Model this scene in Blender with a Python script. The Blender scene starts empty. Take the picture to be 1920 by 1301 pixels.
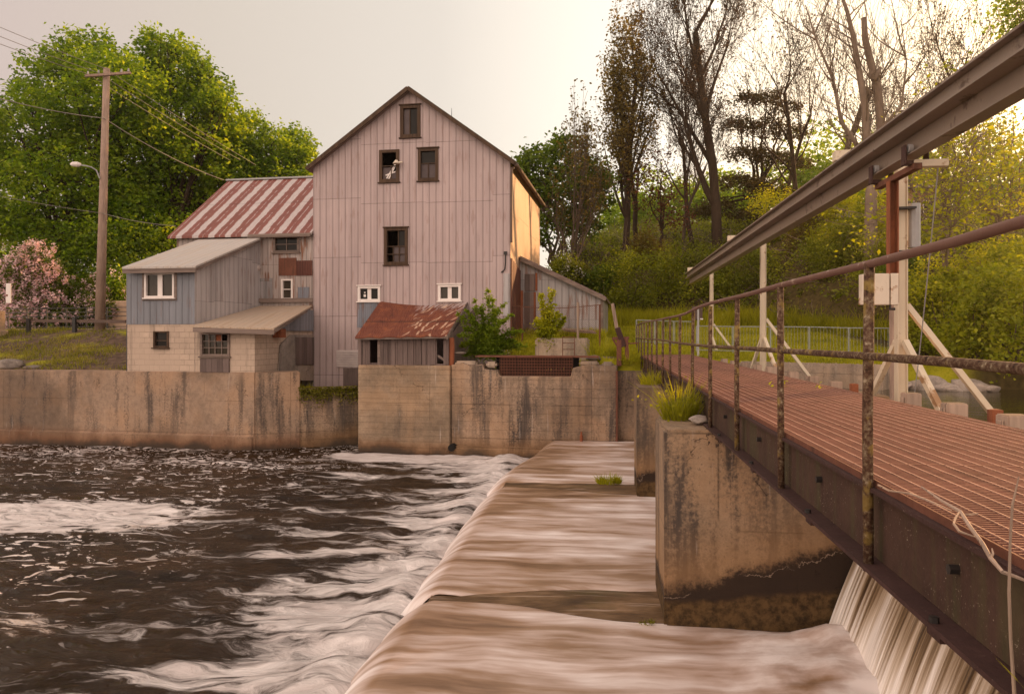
import bpy, bmesh, math, random
import numpy as np
from mathutils import Vector, Matrix

# ------------------------------------------------------------------ camera, sky, sun, exposure
S = bpy.context.scene
COL = S.collection
PI = math.pi
R = math.radians
F, CX, CY, CAMZ = 1350.0, 960.0, 628.0, 4.3      # focal length and horizon of the 1920 px photograph
PSI = R(7.18)
cam = bpy.data.cameras.new('camera'); camo = bpy.data.objects.new('camera', cam); COL.objects.link(camo)
cam.sensor_width = 36; cam.lens = F / 1920 * 36; cam.shift_y = -22.5 / 1920
cam.clip_start = .05; cam.clip_end = 2000
camo.location = (0, 0, CAMZ); camo.rotation_euler = (PI / 2, 0, PSI)
S.camera = camo

SUN_AZ, SUN_EL = R(44), R(15)                     # azimuth measured from +Y towards +X
w = bpy.data.worlds.new('World'); S.world = w; w.use_nodes = True
nt = w.node_tree; nt.nodes.clear()
sky = nt.nodes.new('ShaderNodeTexSky'); sky.sky_type = 'NISHITA'; sky.sun_disc = False
sky.sun_elevation = SUN_EL; sky.sun_rotation = SUN_AZ
sky.air_density = 1.0; sky.dust_density = 6.0; sky.ozone_density = 1.0
bg = nt.nodes.new('ShaderNodeBackground'); bg.inputs[1].default_value = .12
outw = nt.nodes.new('ShaderNodeOutputWorld')
# evening haze: the sky is veiled by a warm pale overcast; added rosy brightness behind the camera fills the shaded mill front
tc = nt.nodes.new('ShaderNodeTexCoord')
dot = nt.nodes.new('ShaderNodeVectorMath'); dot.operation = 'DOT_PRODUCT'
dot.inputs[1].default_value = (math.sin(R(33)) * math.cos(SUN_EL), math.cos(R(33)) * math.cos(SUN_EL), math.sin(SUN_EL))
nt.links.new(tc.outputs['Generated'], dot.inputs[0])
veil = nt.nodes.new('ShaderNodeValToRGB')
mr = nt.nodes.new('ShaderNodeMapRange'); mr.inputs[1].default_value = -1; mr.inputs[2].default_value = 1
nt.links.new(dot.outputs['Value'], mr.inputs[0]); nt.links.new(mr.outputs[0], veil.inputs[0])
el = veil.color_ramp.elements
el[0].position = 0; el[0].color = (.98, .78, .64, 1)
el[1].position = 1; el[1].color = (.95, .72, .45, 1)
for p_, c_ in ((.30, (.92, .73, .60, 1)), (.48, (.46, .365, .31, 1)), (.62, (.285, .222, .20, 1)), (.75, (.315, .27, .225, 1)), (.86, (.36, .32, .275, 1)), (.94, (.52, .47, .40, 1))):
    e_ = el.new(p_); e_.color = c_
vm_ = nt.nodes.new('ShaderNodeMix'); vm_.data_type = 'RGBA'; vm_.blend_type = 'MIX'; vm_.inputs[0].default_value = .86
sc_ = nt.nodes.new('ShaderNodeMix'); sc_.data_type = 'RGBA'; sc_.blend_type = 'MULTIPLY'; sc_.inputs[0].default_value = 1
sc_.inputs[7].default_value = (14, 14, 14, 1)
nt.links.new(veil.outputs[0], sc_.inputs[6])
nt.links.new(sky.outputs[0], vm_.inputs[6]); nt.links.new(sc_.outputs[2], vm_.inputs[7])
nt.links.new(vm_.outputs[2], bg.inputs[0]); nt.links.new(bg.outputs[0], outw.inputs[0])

sl = bpy.data.lights.new('sun', 'SUN'); sl.energy = 5.0; sl.angle = R(.6); sl.color = (1, .54, .23)
so = bpy.data.objects.new('sun', sl); COL.objects.link(so)
so.rotation_euler = (PI / 2 - SUN_EL, 0, PI - SUN_AZ)
S.view_settings.view_transform = 'Standard'; S.view_settings.look = 'None'
S.view_settings.exposure = 0.6; S.view_settings.gamma = 1; S.view_settings.use_curve_mapping = False
S.cycles.max_bounces = 6; S.cycles.transparent_max_bounces = 12

# ------------------------------------------------------------------ helpers: pixels to places
CP, SP = math.cos(PSI), math.sin(PSI)
def ray(px, py):
    xc, h = (px - CX) / F, (CY - py) / F
    return Vector((xc * CP - SP, xc * SP + CP, h))
def P(px, py, Z):
    r = ray(px, py) * Z; return Vector((r.x, r.y, r.z + CAMZ))
def onZ(px, py, z):
    return P(px, py, (z - CAMZ) / ((CY - py) / F))
BA = R(2.4)
U = Vector((math.cos(BA), -math.sin(BA), 0)); W = Vector((math.sin(BA), math.cos(BA), 0))
O = P(957, 628, 30); O.z = 0
def Bp(u, w, z): 
    q = O + U * u + W * w; return Vector((q.x, q.y, z))
def onW(px, py, w):
    r = ray(px, py); t = (w + O.dot(W)) / (r.x * W.x + r.y * W.y)
    p = r * t; return Vector((p.x, p.y, p.z + CAMZ))
def uw(p):
    d = Vector((p[0], p[1], 0)) - O; return d.dot(U), d.dot(W)
def uz(px, py, w):
    p = onW(px, py, w); return uw(p)[0], p.z

rng = np.random.default_rng(7)
random.seed(7)

# ------------------------------------------------------------------ helpers: objects
ORG = {}
def base_of(parent): return ORG.get(parent.name, Vector((0, 0, 0))) if parent else Vector((0, 0, 0))
def tag(o, label=None, cat=None, group=None, kind=None):
    if label: o['label'] = label
    if cat: o['category'] = cat
    if group: o['group'] = group
    if kind: o['kind'] = kind
    return o
def thing(name, label, cat, loc=(0, 0, 0), group=None):
    o = bpy.data.objects.new(name, None); COL.objects.link(o); o.location = loc
    o.empty_display_size = .2
    ORG[o.name] = Vector(loc)
    return tag(o, label, cat, group)
def link(name, me, mat, parent, org=None):
    o = bpy.data.objects.new(name, me); COL.objects.link(o)
    if mat: me.materials.append(mat)
    if parent:
        o.parent = parent; ORG[o.name] = base_of(parent)
    else:
        o.location = org or (0, 0, 0); ORG[o.name] = Vector(org or (0, 0, 0))
    return o
def copy_tree(o, parent=None):
    c = o.copy(); COL.objects.link(c)
    if parent: c.parent = parent
    for ch in list(o.children): copy_tree(ch, c)
    return c

class MB:
    def __init__(s): s.v = []; s.f = []
    def add(s, vs, fs):
        n = len(s.v); s.v += [tuple(q) for q in vs]; s.f += [tuple(i + n for i in f) for f in fs]; return s
    def quad(s, *p): return s.add(p, [tuple(range(len(p)))])
    def hexa(s, p):
        return s.add(p, [(3, 2, 1, 0), (4, 5, 6, 7), (0, 1, 5, 4), (1, 2, 6, 5), (2, 3, 7, 6), (3, 0, 4, 7)])
    def box(s, c, d, rz=0, M=None):
        x, y, z = d[0] / 2, d[1] / 2, d[2] / 2
        p = [Vector(q) for q in ((-x, -y, -z), (x, -y, -z), (x, y, -z), (-x, y, -z), (-x, -y, z), (x, -y, z), (x, y, z), (-x, y, z))]
        m = M if M else Matrix.Rotation(rz, 3, 'Z')
        return s.hexa([m @ q + Vector(c) for q in p])
    def bbox(s, u0, u1, w0, w1, z0, z1):
        return s.hexa([Bp(u0, w0, z0), Bp(u1, w0, z0), Bp(u1, w1, z0), Bp(u0, w1, z0), Bp(u0, w0, z1), Bp(u1, w0, z1), Bp(u1, w1, z1), Bp(u0, w1, z1)])
    def prism(s, poly, off):
        off = Vector(off); n = len(poly)
        a = [Vector(q) for q in poly]; b = [q + off for q in a]
        fs = [tuple(range(n - 1, -1, -1)), tuple(range(n, 2 * n))]
        fs += [(i, (i + 1) % n, n + (i + 1) % n, n + i) for i in range(n)]
        return s.add(a + b, fs)
    def tube(s, pts, rad, n=6, cap=True):
        pts = [Vector(q) for q in pts]
        if not hasattr(rad, '__len__'): rad = [rad] * len(pts)
        vs = []; fs = []
        x = None
        for i, q in enumerate(pts):
            d = (pts[min(i + 1, len(pts) - 1)] - pts[max(i - 1, 0)])
            d = d.normalized() if d.length > 1e-9 else Vector((0, 0, 1))
            if x is None:
                x = d.orthogonal().normalized()
            else:
                x = (x - d * x.dot(d)); x = x.normalized() if x.length > 1e-6 else d.orthogonal().normalized()
            y = d.cross(x)
            for k in range(n):
                a = 2 * PI * k / n
                vs.append(q + (x * math.cos(a) + y * math.sin(a)) * rad[i])
        for i in range(len(pts) - 1):
            for k in range(n):
                fs.append((i * n + k, i * n + (k + 1) % n, (i + 1) * n + (k + 1) % n, (i + 1) * n + k))
        if cap:
            fs.append(tuple(range(n - 1, -1, -1))); m = (len(pts) - 1) * n; fs.append(tuple(range(m, m + n)))
        return s.add(vs, fs)
    def bar(s, a, b, wd, ht, up=(0, 0, 1)):
        a = Vector(a); b = Vector(b); d = (b - a).normalized(); up = Vector(up)
        x = d.cross(up)
        x = x.normalized() if x.length > 1e-4 else Vector((1, 0, 0))
        y = x.cross(d).normalized()
        x = x * wd / 2; y = y * ht / 2
        return s.hexa([a - x - y, a + x - y, a + x + y, a - x + y, b - x - y, b + x - y, b + x + y, b - x + y])
    def build(s, name, mat=None, parent=None, smooth=False, bevel=0, org=None, seg=1):
        b = base_of(parent) if parent else Vector(org or (0, 0, 0))
        me = bpy.data.meshes.new(name)
        me.from_pydata([(q[0] - b.x, q[1] - b.y, q[2] - b.z) for q in s.v], [], s.f)
        bm = bmesh.new(); bm.from_mesh(me)
        if bevel:
            bmesh.ops.remove_doubles(bm, verts=bm.verts, dist=1e-5)
            es = [e for e in bm.edges if len(e.link_faces) == 2 and e.calc_face_angle(0) > .6]
            try: bmesh.ops.bevel(bm, geom=es, offset=bevel, segments=seg, affect='EDGES', clamp_overlap=True)
            except Exception: pass
        bmesh.ops.recalc_face_normals(bm, faces=bm.faces)
        bm.to_mesh(me); bm.free()
        if smooth: me.shade_smooth()
        return link(name, me, mat, parent, org)

def quads_mesh(name, V, mat, parent=None, org=None):
    V = np.asarray(V, dtype=np.float32).reshape(-1, 3).copy()
    b = base_of(parent) if parent else Vector(org or (0, 0, 0))
    V -= np.array(b, dtype=np.float32)
    n = len(V) // 4
    me = bpy.data.meshes.new(name)
    me.vertices.add(n * 4); me.vertices.foreach_set('co', V.ravel())
    me.loops.add(n * 4); me.loops.foreach_set('vertex_index', np.arange(n * 4, dtype=np.int32))
    me.polygons.add(n); me.polygons.foreach_set('loop_start', np.arange(n, dtype=np.int32) * 4)
    me.polygons.foreach_set('loop_total', np.full(n, 4, dtype=np.int32))
    me.update(); me.validate()
    return link(name, me, mat, parent, org)

def grid_mesh(name, X, Y, Z, mat, parent=None, smooth=True, keep=None):
    ny, nx = X.shape
    V = np.stack([X, Y, Z], -1).reshape(-1, 3)
    i = np.arange(ny - 1)[:, None] * nx + np.arange(nx - 1)[None, :]
    Q = np.stack([i, i + 1, i + nx + 1, i + nx], -1).reshape(-1, 4)
    if keep is not None: Q = Q[keep.ravel()]
    me = bpy.data.meshes.new(name)
    me.vertices.add(len(V)); me.vertices.foreach_set('co', V.astype(np.float32).ravel())
    me.loops.add(Q.size); me.loops.foreach_set('vertex_index', Q.astype(np.int32).ravel())
    me.polygons.add(len(Q)); me.polygons.foreach_set('loop_start', np.arange(len(Q), dtype=np.int32) * 4)
    me.polygons.foreach_set('loop_total', np.full(len(Q), 4, dtype=np.int32))
    me.update(); me.validate()
    if smooth: me.shade_smooth()
    return link(name, me, mat, parent)

def h2(ix, iy, s):
    h = (ix.astype(np.int64) * 374761393 + iy.astype(np.int64) * 668265263 + s * 974711) & 0x7fffffff
    h = ((h ^ (h >> 13)) * 1274126177) & 0x7fffffff
    return ((h ^ (h >> 16)) & 0xffff) / 65535.0
def vnoise(x, y, s=0):
    x = np.asarray(x, float); y = np.asarray(y, float)
    ix = np.floor(x); iy = np.floor(y); fx = x - ix; fy = y - iy
    fx = fx * fx * (3 - 2 * fx); fy = fy * fy * (3 - 2 * fy)
    a = h2(ix, iy, s); b = h2(ix + 1, iy, s); c = h2(ix, iy + 1, s); d = h2(ix + 1, iy + 1, s)
    return (a * (1 - fx) + b * fx) * (1 - fy) + (c * (1 - fx) + d * fx) * fy
def fbm(x, y, s=0, o=4):
    t = 0; a = .5; n = 0
    for k in range(o):
        t = t + a * vnoise(x * 2 ** k, y * 2 ** k, s + k * 17); n += a; a *= .5
    return t / n
def sstep(a, b, x):
    t = np.clip((np.asarray(x, float) - a) / (b - a), 0, 1); return t * t * (3 - 2 * t)

# ------------------------------------------------------------------ helpers: materials
class G:
    def __init__(s, name):
        s.m = bpy.data.materials.new(name); s.m.use_nodes = True; s.t = s.m.node_tree; s.t.nodes.clear()
        s.geo = None
    def nd(s, t, ins=None, **pr):
        n = s.t.nodes.new(t)
        for k, v in pr.items(): setattr(n, k, v)
        for k, v in (ins or {}).items(): s.put(n.inputs[k], v)
        return n
    def put(s, sock, v):
        if isinstance(v, bpy.types.NodeSocket): s.t.links.new(v, sock)
        elif v is not None:
            if hasattr(sock.default_value, '__len__') and not isinstance(v, (int, float)):
                v = tuple(v)
                if len(sock.default_value) == 4 and len(v) == 3: v = v + (1,)
            sock.default_value = v
    def g(s):
        if not s.geo: s.geo = s.nd('ShaderNodeNewGeometry')
        return s.geo
    def pos(s): return s.g().outputs['Position']
    def oco(s): return s.nd('ShaderNodeTexCoord').outputs['Object']
    def isl(s): return s.g().outputs['Random Per Island']
    def mth(s, op, a, b=0.0, c=0.0, clamp=False):
        n = s.nd('ShaderNodeMath', {0: a, 1: b, 2: c}, operation=op); n.use_clamp = clamp; return n.outputs[0]
    def vmul(s, a, b): return s.nd('ShaderNodeVectorMath', {0: a, 1: b}, operation='MULTIPLY').outputs[0]
    def vadd(s, a, b): return s.nd('ShaderNodeVectorMath', {0: a, 1: b}, operation='ADD').outputs[0]
    def sep(s, v): return s.nd('ShaderNodeSeparateXYZ', {0: v}).outputs
    def comb(s, x, y, z=0.0): return s.nd('ShaderNodeCombineXYZ', {0: x, 1: y, 2: z}).outputs[0]
    def noise(s, v, sc=1.0, det=4.0, ro=.55, di=0.0, out=0):
        return s.nd('ShaderNodeTexNoise', {'Vector': v, 'Scale': sc, 'Detail': det, 'Roughness': ro, 'Distortion': di}).outputs[out]
    def vor(s, v, sc=1.0, feat='F1', rnd=1.0, out=0):
        return s.nd('ShaderNodeTexVoronoi', {'Vector': v, 'Scale': sc, 'Randomness': rnd}, feature=feat).outputs[out]
    def wn(s, x): return s.nd('ShaderNodeTexWhiteNoise', {1: x}, noise_dimensions='1D').outputs[0]
    def ss(s, x, a, b, lo=0.0, hi=1.0):
        return s.nd('ShaderNodeMapRange', {0: x, 1: a, 2: b, 3: lo, 4: hi}, interpolation_type='SMOOTHSTEP').outputs[0]
    def mr(s, x, a, b, lo, hi): return s.nd('ShaderNodeMapRange', {0: x, 1: a, 2: b, 3: lo, 4: hi}).outputs[0]
    def ramp(s, f, st):
        n = s.nd('ShaderNodeValToRGB', {0: f}); e = n.color_ramp.elements
        e[0].position, e[0].color = st[0][0], tuple(st[0][1]) + (1,)
        e[1].position, e[1].color = st[-1][0], tuple(st[-1][1]) + (1,)
        for p_, c_ in st[1:-1]:
            k = e.new(p_); k.color = tuple(c_) + (1,)
        return n.outputs[0]
    def mix(s, f, a, b, bl='MIX'):
        n = s.nd('ShaderNodeMix', None, data_type='RGBA', blend_type=bl)
        s.put(n.inputs[0], f); s.put(n.inputs[6], a); s.put(n.inputs[7], b); return n.outputs[2]
    def mul(s, col, f):   # colour times a scalar
        return s.mix(1.0, col, s.comb(f, f, f), 'MULTIPLY')
    def bump(s, h, st=.5, d=.05): return s.nd('ShaderNodeBump', {'Strength': st, 'Distance': d, 'Height': h}).outputs[0]
    def tang(s):          # coordinate along a wall or roof, horizontally
        n = s.nd('ShaderNodeVectorMath', {0: s.g().outputs['True Normal'], 1: (0, 0, 1)}, operation='CROSS_PRODUCT').outputs[0]
        n = s.nd('ShaderNodeVectorMath', {0: n}, operation='NORMALIZE').outputs[0]
        return s.nd('ShaderNodeVectorMath', {0: n, 1: s.pos()}, operation='DOT_PRODUCT').outputs['Value']
    def out(s, col, rough=.7, nor=None, metal=0.0, spec=.4, trans=None, extra=None):
        p = s.nd('ShaderNodeBsdfPrincipled')
        s.put(p.inputs['Base Color'], col); s.put(p.inputs['Roughness'], rough); s.put(p.inputs['Metallic'], metal)
        s.put(p.inputs['Specular IOR Level'], spec)
        if nor is not None: s.put(p.inputs['Normal'], nor)
        sh = p.outputs[0]
        if trans is not None:
            tr = s.nd('ShaderNodeBsdfTranslucent', {0: trans[0]})
            sh = s.nd('ShaderNodeMixShader', {0: trans[1], 1: sh, 2: tr.outputs[0]}).outputs[0]
        o = s.nd('ShaderNodeOutputMaterial'); s.t.links.new(sh, o.inputs[0]); return s.m

def m_siding(name, base, rib=.30, seam=2.4, rust=.12, var=.16, streak=.25):
    g = G(name); c = g.tang(); z = g.sep(g.pos())[2]
    t = g.mth('DIVIDE', g.mth('PINGPONG', c, rib / 2), rib / 2)
    h = g.ss(t, .84, .97); h2_ = g.mth('MULTIPLY', g.ss(t, .0, .1), .25)
    pan = g.wn(g.mth('FLOOR', g.mth('DIVIDE', c, rib * 2)))
    col2 = g.mth('FLOOR', g.mth('DIVIDE', c, 2.9))
    zz = g.mth('ADD', g.mth('DIVIDE', z, seam), g.mth('MULTIPLY', g.wn(col2), .13))
    row = g.mth('FLOOR', zz); fr = g.mth('FRACT', zz)
    pan2 = g.wn(g.mth('ADD', g.mth('MULTIPLY', row, 7.3), g.mth('FLOOR', g.mth('DIVIDE', c, rib * 3))))
    seamd = g.ss(g.mth('ADD', fr, g.mth('MULTIPLY', g.mth('SUBTRACT', g.noise(g.comb(c, 0.0), 1.3, 3), .5), .02)), .0, .016, .5, 1.0)
    st = g.noise(g.vmul(g.comb(c, z), (5.5, .35, 1)), 1.0, 5)
    big = g.noise(g.vmul(g.pos(), (.5, .5, .35)), 1.0, 4)
    f = g.mth('ADD', g.mth('MULTIPLY', pan, var), g.mth('MULTIPLY', pan2, var))
    f = g.mth('ADD', f, g.mth('MULTIPLY', st, streak * 2)); f = g.mth('ADD', f, g.mth('MULTIPLY', big, .35))
    f = g.mth('ADD', f, .92 - var - streak - .175)
    f = g.mth('MULTIPLY', f, seamd)
    line = g.mth('MULTIPLY', g.ss(t, .72, .84), g.ss(t, .99, .9))
    f = g.mth('MULTIPLY', f, g.mth('SUBTRACT', 1.0, g.mth('MULTIPLY', line, .26)))
    col = g.mul(base, f)
    rn = g.noise(g.vmul(g.comb(c, z), (7, .8, 1)), 1.0, 5)
    below = g.ss(fr, 1.0, .72, 0, .16)
    rm = g.ss(g.mth('ADD', rn, below), .72 - rust * .3, .82)
    col = g.mix(g.mth('MULTIPLY', rm, min(1, rust * 5)), col, (.20, .085, .045))
    dirt = g.ss(g.noise(g.comb(c, g.mth('MULTIPLY', z, .25)), 2.2, 5), .55, .85, 0, .28)
    col = g.mix(dirt, col, (.16, .12, .105))
    dent = g.noise(g.vmul(g.pos(), (1.6, 1.6, .7)), 1.0, 3)
    return g.out(col, .55, g.bump(g.mth('ADD', g.mth('ADD', h, h2_), g.mth('MULTIPLY', dent, 1.3)), .7, .035), .0, .35)
def m_concrete(name, base=(.36, .29, .23), dark=.6, low=None, board=0, scale=1.0, thr=.47, pier=False, gate=.55):
    g = G(name); c = g.tang(); p = g.pos(); z = g.sep(p)[2]
    n1 = g.noise(p, .7 * scale, 6, .6); n2 = g.noise(p, 6 * scale, 5, .65); n3 = g.noise(p, 32, 3)
    st = g.noise(g.vmul(g.comb(c, z), (2.2, .22, 1)), 1.0, 6, .62)
    st2 = g.noise(g.vmul(g.comb(c, z), (9, .5, 1)), 1.0, 4, .6)
    f = g.mth('ADD', g.mth('MULTIPLY', n1, .9), g.mth('MULTIPLY', n2, .9)); f = g.mth('ADD', f, g.mth('MULTIPLY', n3, .5)); f = g.mth('ADD', f, -.17)
    col = g.mul(base, f)
    col = g.mix(g.ss(n1, .42, .66, 0, .5), col, (base[0] * 1.1, base[1] * .92, base[2] * .72))
    sp = g.noise(p, 17, 4, .7)
    sts = g.mth('ADD', st, g.mth('MULTIPLY', g.mth('SUBTRACT', sp, .5), .42))
    dm = g.mth('MULTIPLY', g.ss(sts, thr, thr + .17), g.ss(st2, .25, .6, .5, 1))
    dm = g.mth('MULTIPLY', g.mth('MULTIPLY', dm, dark), g.ss(g.noise(g.vmul(p, (1, 1, .35)), .55, 3), .40, .60, gate, 1.0))
    nb = g.noise(p, .16, 4, .6); col = g.mul(col, g.ss(nb, .40, .56, .58, 1.06))
    col = g.mix(dm, col, (.055, .045, .042))
    lm = g.mth('MULTIPLY', g.ss(st2, .62, .76), .5)
    col = g.mix(lm, col, (.62, .55, .50))
    if low:      # stained foot: rusty wet band near the water
        z0, z1, lc = low
        zz = g.mth('ADD', z, g.mth('MULTIPLY', g.mth('SUBTRACT', n1, .5), 1.1))
        col = g.mix(g.ss(zz, z1, z0, 0, .8), col, lc)
        col = g.mix(g.ss(zz, z0 + .25, z0 - .15, 0, .92), col, (.045, .034, .026))
    cr = g.vor(g.vadd(p, g.vmul(g.noise(p, 1.3, 5, .65, out=1), (1.6, 1.6, 1.6))), .21, 'DISTANCE_TO_EDGE')
    crk = g.mth('MULTIPLY', g.ss(cr, .0035, .001), g.ss(n1, .50, .56))
    col = g.mix(g.mth('MULTIPLY', crk, .8), col, (.05, .035, .03))
    spk = g.mth('MULTIPLY', g.ss(g.noise(p, 24, 4, .75), .56, .66), g.ss(g.noise(p, .9, 4, .6), .47, .6))
    col = g.mix(g.mth('MULTIPLY', spk, .62), col, (.075, .058, .048))
    jz = g.ss(g.mth('ABSOLUTE', g.mth('SUBTRACT', g.mth('FRACT', g.mth('DIVIDE', z, 1.22)), .5)), .005, .011)
    jc = g.ss(g.mth('ABSOLUTE', g.mth('SUBTRACT', g.mth('FRACT', g.mth('DIVIDE', c, 2.9)), .5)), .002, .005)
    jn = g.mth('MAXIMUM', g.mth('MULTIPLY', jz, jc), g.ss(n1, .52, .44)); col = g.mul(col, g.mr(jn, 0, 1, .62, 1))
    pit = g.ss(g.noise(p, 14, 2), .68, .74)
    col = g.mix(g.mth('MULTIPLY', pit, .3), col, (.08, .06, .05))
    if pier:     # pier foot: shade of the undercut painted as a black slanting band, over brown algae
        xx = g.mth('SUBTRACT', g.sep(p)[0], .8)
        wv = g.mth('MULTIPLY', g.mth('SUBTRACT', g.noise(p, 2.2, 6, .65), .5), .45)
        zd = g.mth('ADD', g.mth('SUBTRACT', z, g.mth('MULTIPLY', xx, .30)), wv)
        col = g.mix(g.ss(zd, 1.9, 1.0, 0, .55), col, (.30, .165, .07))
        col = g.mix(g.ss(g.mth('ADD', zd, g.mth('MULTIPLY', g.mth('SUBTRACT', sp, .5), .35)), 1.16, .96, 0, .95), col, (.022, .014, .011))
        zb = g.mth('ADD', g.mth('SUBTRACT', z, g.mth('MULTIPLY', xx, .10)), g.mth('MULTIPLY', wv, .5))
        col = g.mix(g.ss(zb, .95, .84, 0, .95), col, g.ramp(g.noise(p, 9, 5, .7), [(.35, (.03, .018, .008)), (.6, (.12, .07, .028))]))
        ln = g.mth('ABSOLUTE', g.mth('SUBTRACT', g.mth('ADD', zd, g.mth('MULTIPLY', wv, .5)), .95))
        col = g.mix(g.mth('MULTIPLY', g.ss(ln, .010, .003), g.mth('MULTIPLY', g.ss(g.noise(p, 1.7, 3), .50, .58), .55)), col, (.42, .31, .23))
    h = g.mth('ADD', g.mth('MULTIPLY', n2, .6), g.mth('MULTIPLY', n3, .25)); h = g.mth('SUBTRACT', h, g.mth('ADD', crk, g.mth('MULTIPLY', pit, .4)))
    if board:
        bl = g.ss(g.mth('FRACT', g.mth('DIVIDE', z, board)), 0, .06)
        h = g.mth('ADD', h, g.mth('MULTIPLY', bl, .5)); col = g.mul(col, g.mr(bl, 0, 1, .82, 1))
    return g.out(col, .88, g.bump(h, .6, .03), 0, .25)
def m_block(name, base, bw=.40, bh=.2):
    g = G(name); c = g.tang(); p = g.pos(); z = g.sep(p)[2]
    b = g.nd('ShaderNodeTexBrick', {'Vector': g.comb(c, z), 'Color1': base, 'Color2': [k * .88 for k in base], 'Mortar': [k * .66 for k in base], 'Scale': 1.0, 'Mortar Size': .012, 'Mortar Smooth': .3, 'Brick Width': bw, 'Row Height': bh})
    n1 = g.noise(p, .9, 6, .6); n2 = g.noise(p, 9, 5)
    st = g.noise(g.vmul(g.comb(c, z), (2.5, .3, 1)), 1.0, 6)
    col = g.mul(b.outputs[0], g.mth('ADD', g.mth('MULTIPLY', n1, .5), g.mth('ADD', g.mth('MULTIPLY', n2, .3), .6)))
    # patches rendered over smooth
    rend = g.ss(g.noise(p, .55, 3), .53, .57)
    col = g.mix(g.mth('MULTIPLY', rend, .65), col, [k * .93 for k in base])
    col = g.mix(g.ss(st, .56, .76, 0, .6), col, (.10, .08, .07))
    return g.out(col, .88, g.bump(g.mth('ADD', g.mth('MULTIPLY', b.outputs[1], -.6), g.mth('MULTIPLY', n2, .5)), .5, .02), 0, .25)
def m_wood(name, base, board=.2, horiz=False, rough=.85):
    g = G(name); c = g.tang(); p = g.pos(); z = g.sep(p)[2]
    a, b = (z, c) if horiz else (c, z)
    k = g.mth('FLOOR', g.mth('DIVIDE', a, board)); r = g.wn(k)
    fr = g.mth('FRACT', g.mth('DIVIDE', a, board))
    n = g.noise(g.vmul(g.comb(a, b, g.mth('MULTIPLY', r, 9)), (22, 1.3, 1)), 1.0, 6, .65)
    n1 = g.noise(p, 1.5, 4)
    gap = g.ss(fr, .0, .05)
    f = g.mth('ADD', g.mth('MULTIPLY', n, .9), g.mth('ADD', g.mth('MULTIPLY', r, .45), g.mth('MULTIPLY', n1, .4)))
    f = g.mth('MULTIPLY', g.mth('ADD', f, .1), g.mr(gap, 0, 1, .3, 1))
    return g.out(g.mul(base, f), rough, g.bump(g.mth('ADD', g.mth('MULTIPLY', n, .5), gap), .6, .012), 0, .2)
def m_paint(name, base, rough=.5, rust=0.0, metal=0.0, rustc=(.17, .06, .03), sc=1.0, dirt=.3):
    g = G(name); p = g.oco(); n = g.noise(p, 5 * sc, 6, .65); n1 = g.noise(p, 1.3 * sc, 4); n2 = g.noise(p, 30 * sc, 3)
    col = g.mul(base, g.mth('ADD', g.mth('MULTIPLY', n1, .4), g.mth('ADD', g.mth('MULTIPLY', n, .25), .68)))
    col = g.mix(g.ss(n, .55, .8, 0, dirt), col, (.10, .08, .065))
    if rust: col = g.mix(g.mth('MULTIPLY', g.ss(g.mth('ADD', n, g.mth('MULTIPLY', n1, .5)), .95 - rust * .35, 1.02 - rust * .25), .9), col, rustc)
    return g.out(col, rough, g.bump(g.mth('ADD', n, g.mth('MULTIPLY', n2, .4)), .25, .01), metal, .4)
def m_lichen(name):
    g = G(name); p = g.oco(); n = g.noise(p, 26, 4, .7); n1 = g.noise(p, 9, 4); n2 = g.noise(p, 60, 3)
    col = g.ramp(g.mth('ADD', g.mth('MULTIPLY', n, .6), g.mth('MULTIPLY', n2, .4)), [(.34, (.022, .013, .009)), (.48, (.085, .043, .026)), (.58, (.17, .12, .075)), (.70, (.46, .38, .27))])
    col = g.mix(g.ss(n1, .56, .66, 0, .65), col, (.28, .19, .05))
    return g.out(col, .9, g.bump(n, .9, .012), 0, .2)
def m_rust(name, base=(.16, .07, .045), spots=0.0, moss=0.0):
    g = G(name); p = g.pos(); n = g.noise(p, 3, 6, .65); n2 = g.noise(p, 22, 4, .6); c = g.tang(); z = g.sep(p)[2]
    st = g.noise(g.vmul(g.comb(c, z), (7, .7, 1)), 1.0, 5)
    f = g.mth('ADD', g.mth('MULTIPLY', n, .9), g.mth('ADD', g.mth('MULTIPLY', n2, .6), .25))
    col = g.mul(base, f)
    col = g.mix(g.ss(st, .5, .7, 0, .5), col, (.03, .02, .017))
    if moss: col = g.mix(g.mth('MULTIPLY', g.ss(g.mth('ADD', st, g.mth('MULTIPLY', n, .3)), .6, .78), moss), col, (.085, .08, .03))
    if spots:
        v = g.noise(p, 62, 3, .7); k = g.noise(p, 3.5, 3)
        sp = g.mth('MULTIPLY', g.ss(v, .63, .69), g.ss(k, .42, .6))
        col = g.mix(g.mth('MULTIPLY', sp, spots), col, (.42, .34, .25))
    return g.out(col, .85, g.bump(n2, .5, .012), 0, .25)
def m_leaf(name, cols, tr=.45, trc=None, nscale=.9, rough=.6):
    g = G(name); r = g.isl(); n = g.noise(g.pos(), nscale, 3); n0 = g.noise(g.pos(), .22, 2)
    f = g.mth('ADD', g.mth('MULTIPLY', r, .5), g.mth('ADD', g.mth('MULTIPLY', g.mth('SUBTRACT', n, .5), 1.5), g.mth('MULTIPLY', g.mth('SUBTRACT', n0, .5), .8))); f = g.mth('ADD', f, .26, clamp=True)
    k = len(cols) - 1
    col = g.ramp(f, [(i / k, c) for i, c in enumerate(cols)])
    tc_ = g.mix(1.0, col, trc or (1.8, 1.75, .6), 'MULTIPLY')
    return g.out(col, rough, None, 0, .25, (tc_, tr))
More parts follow.
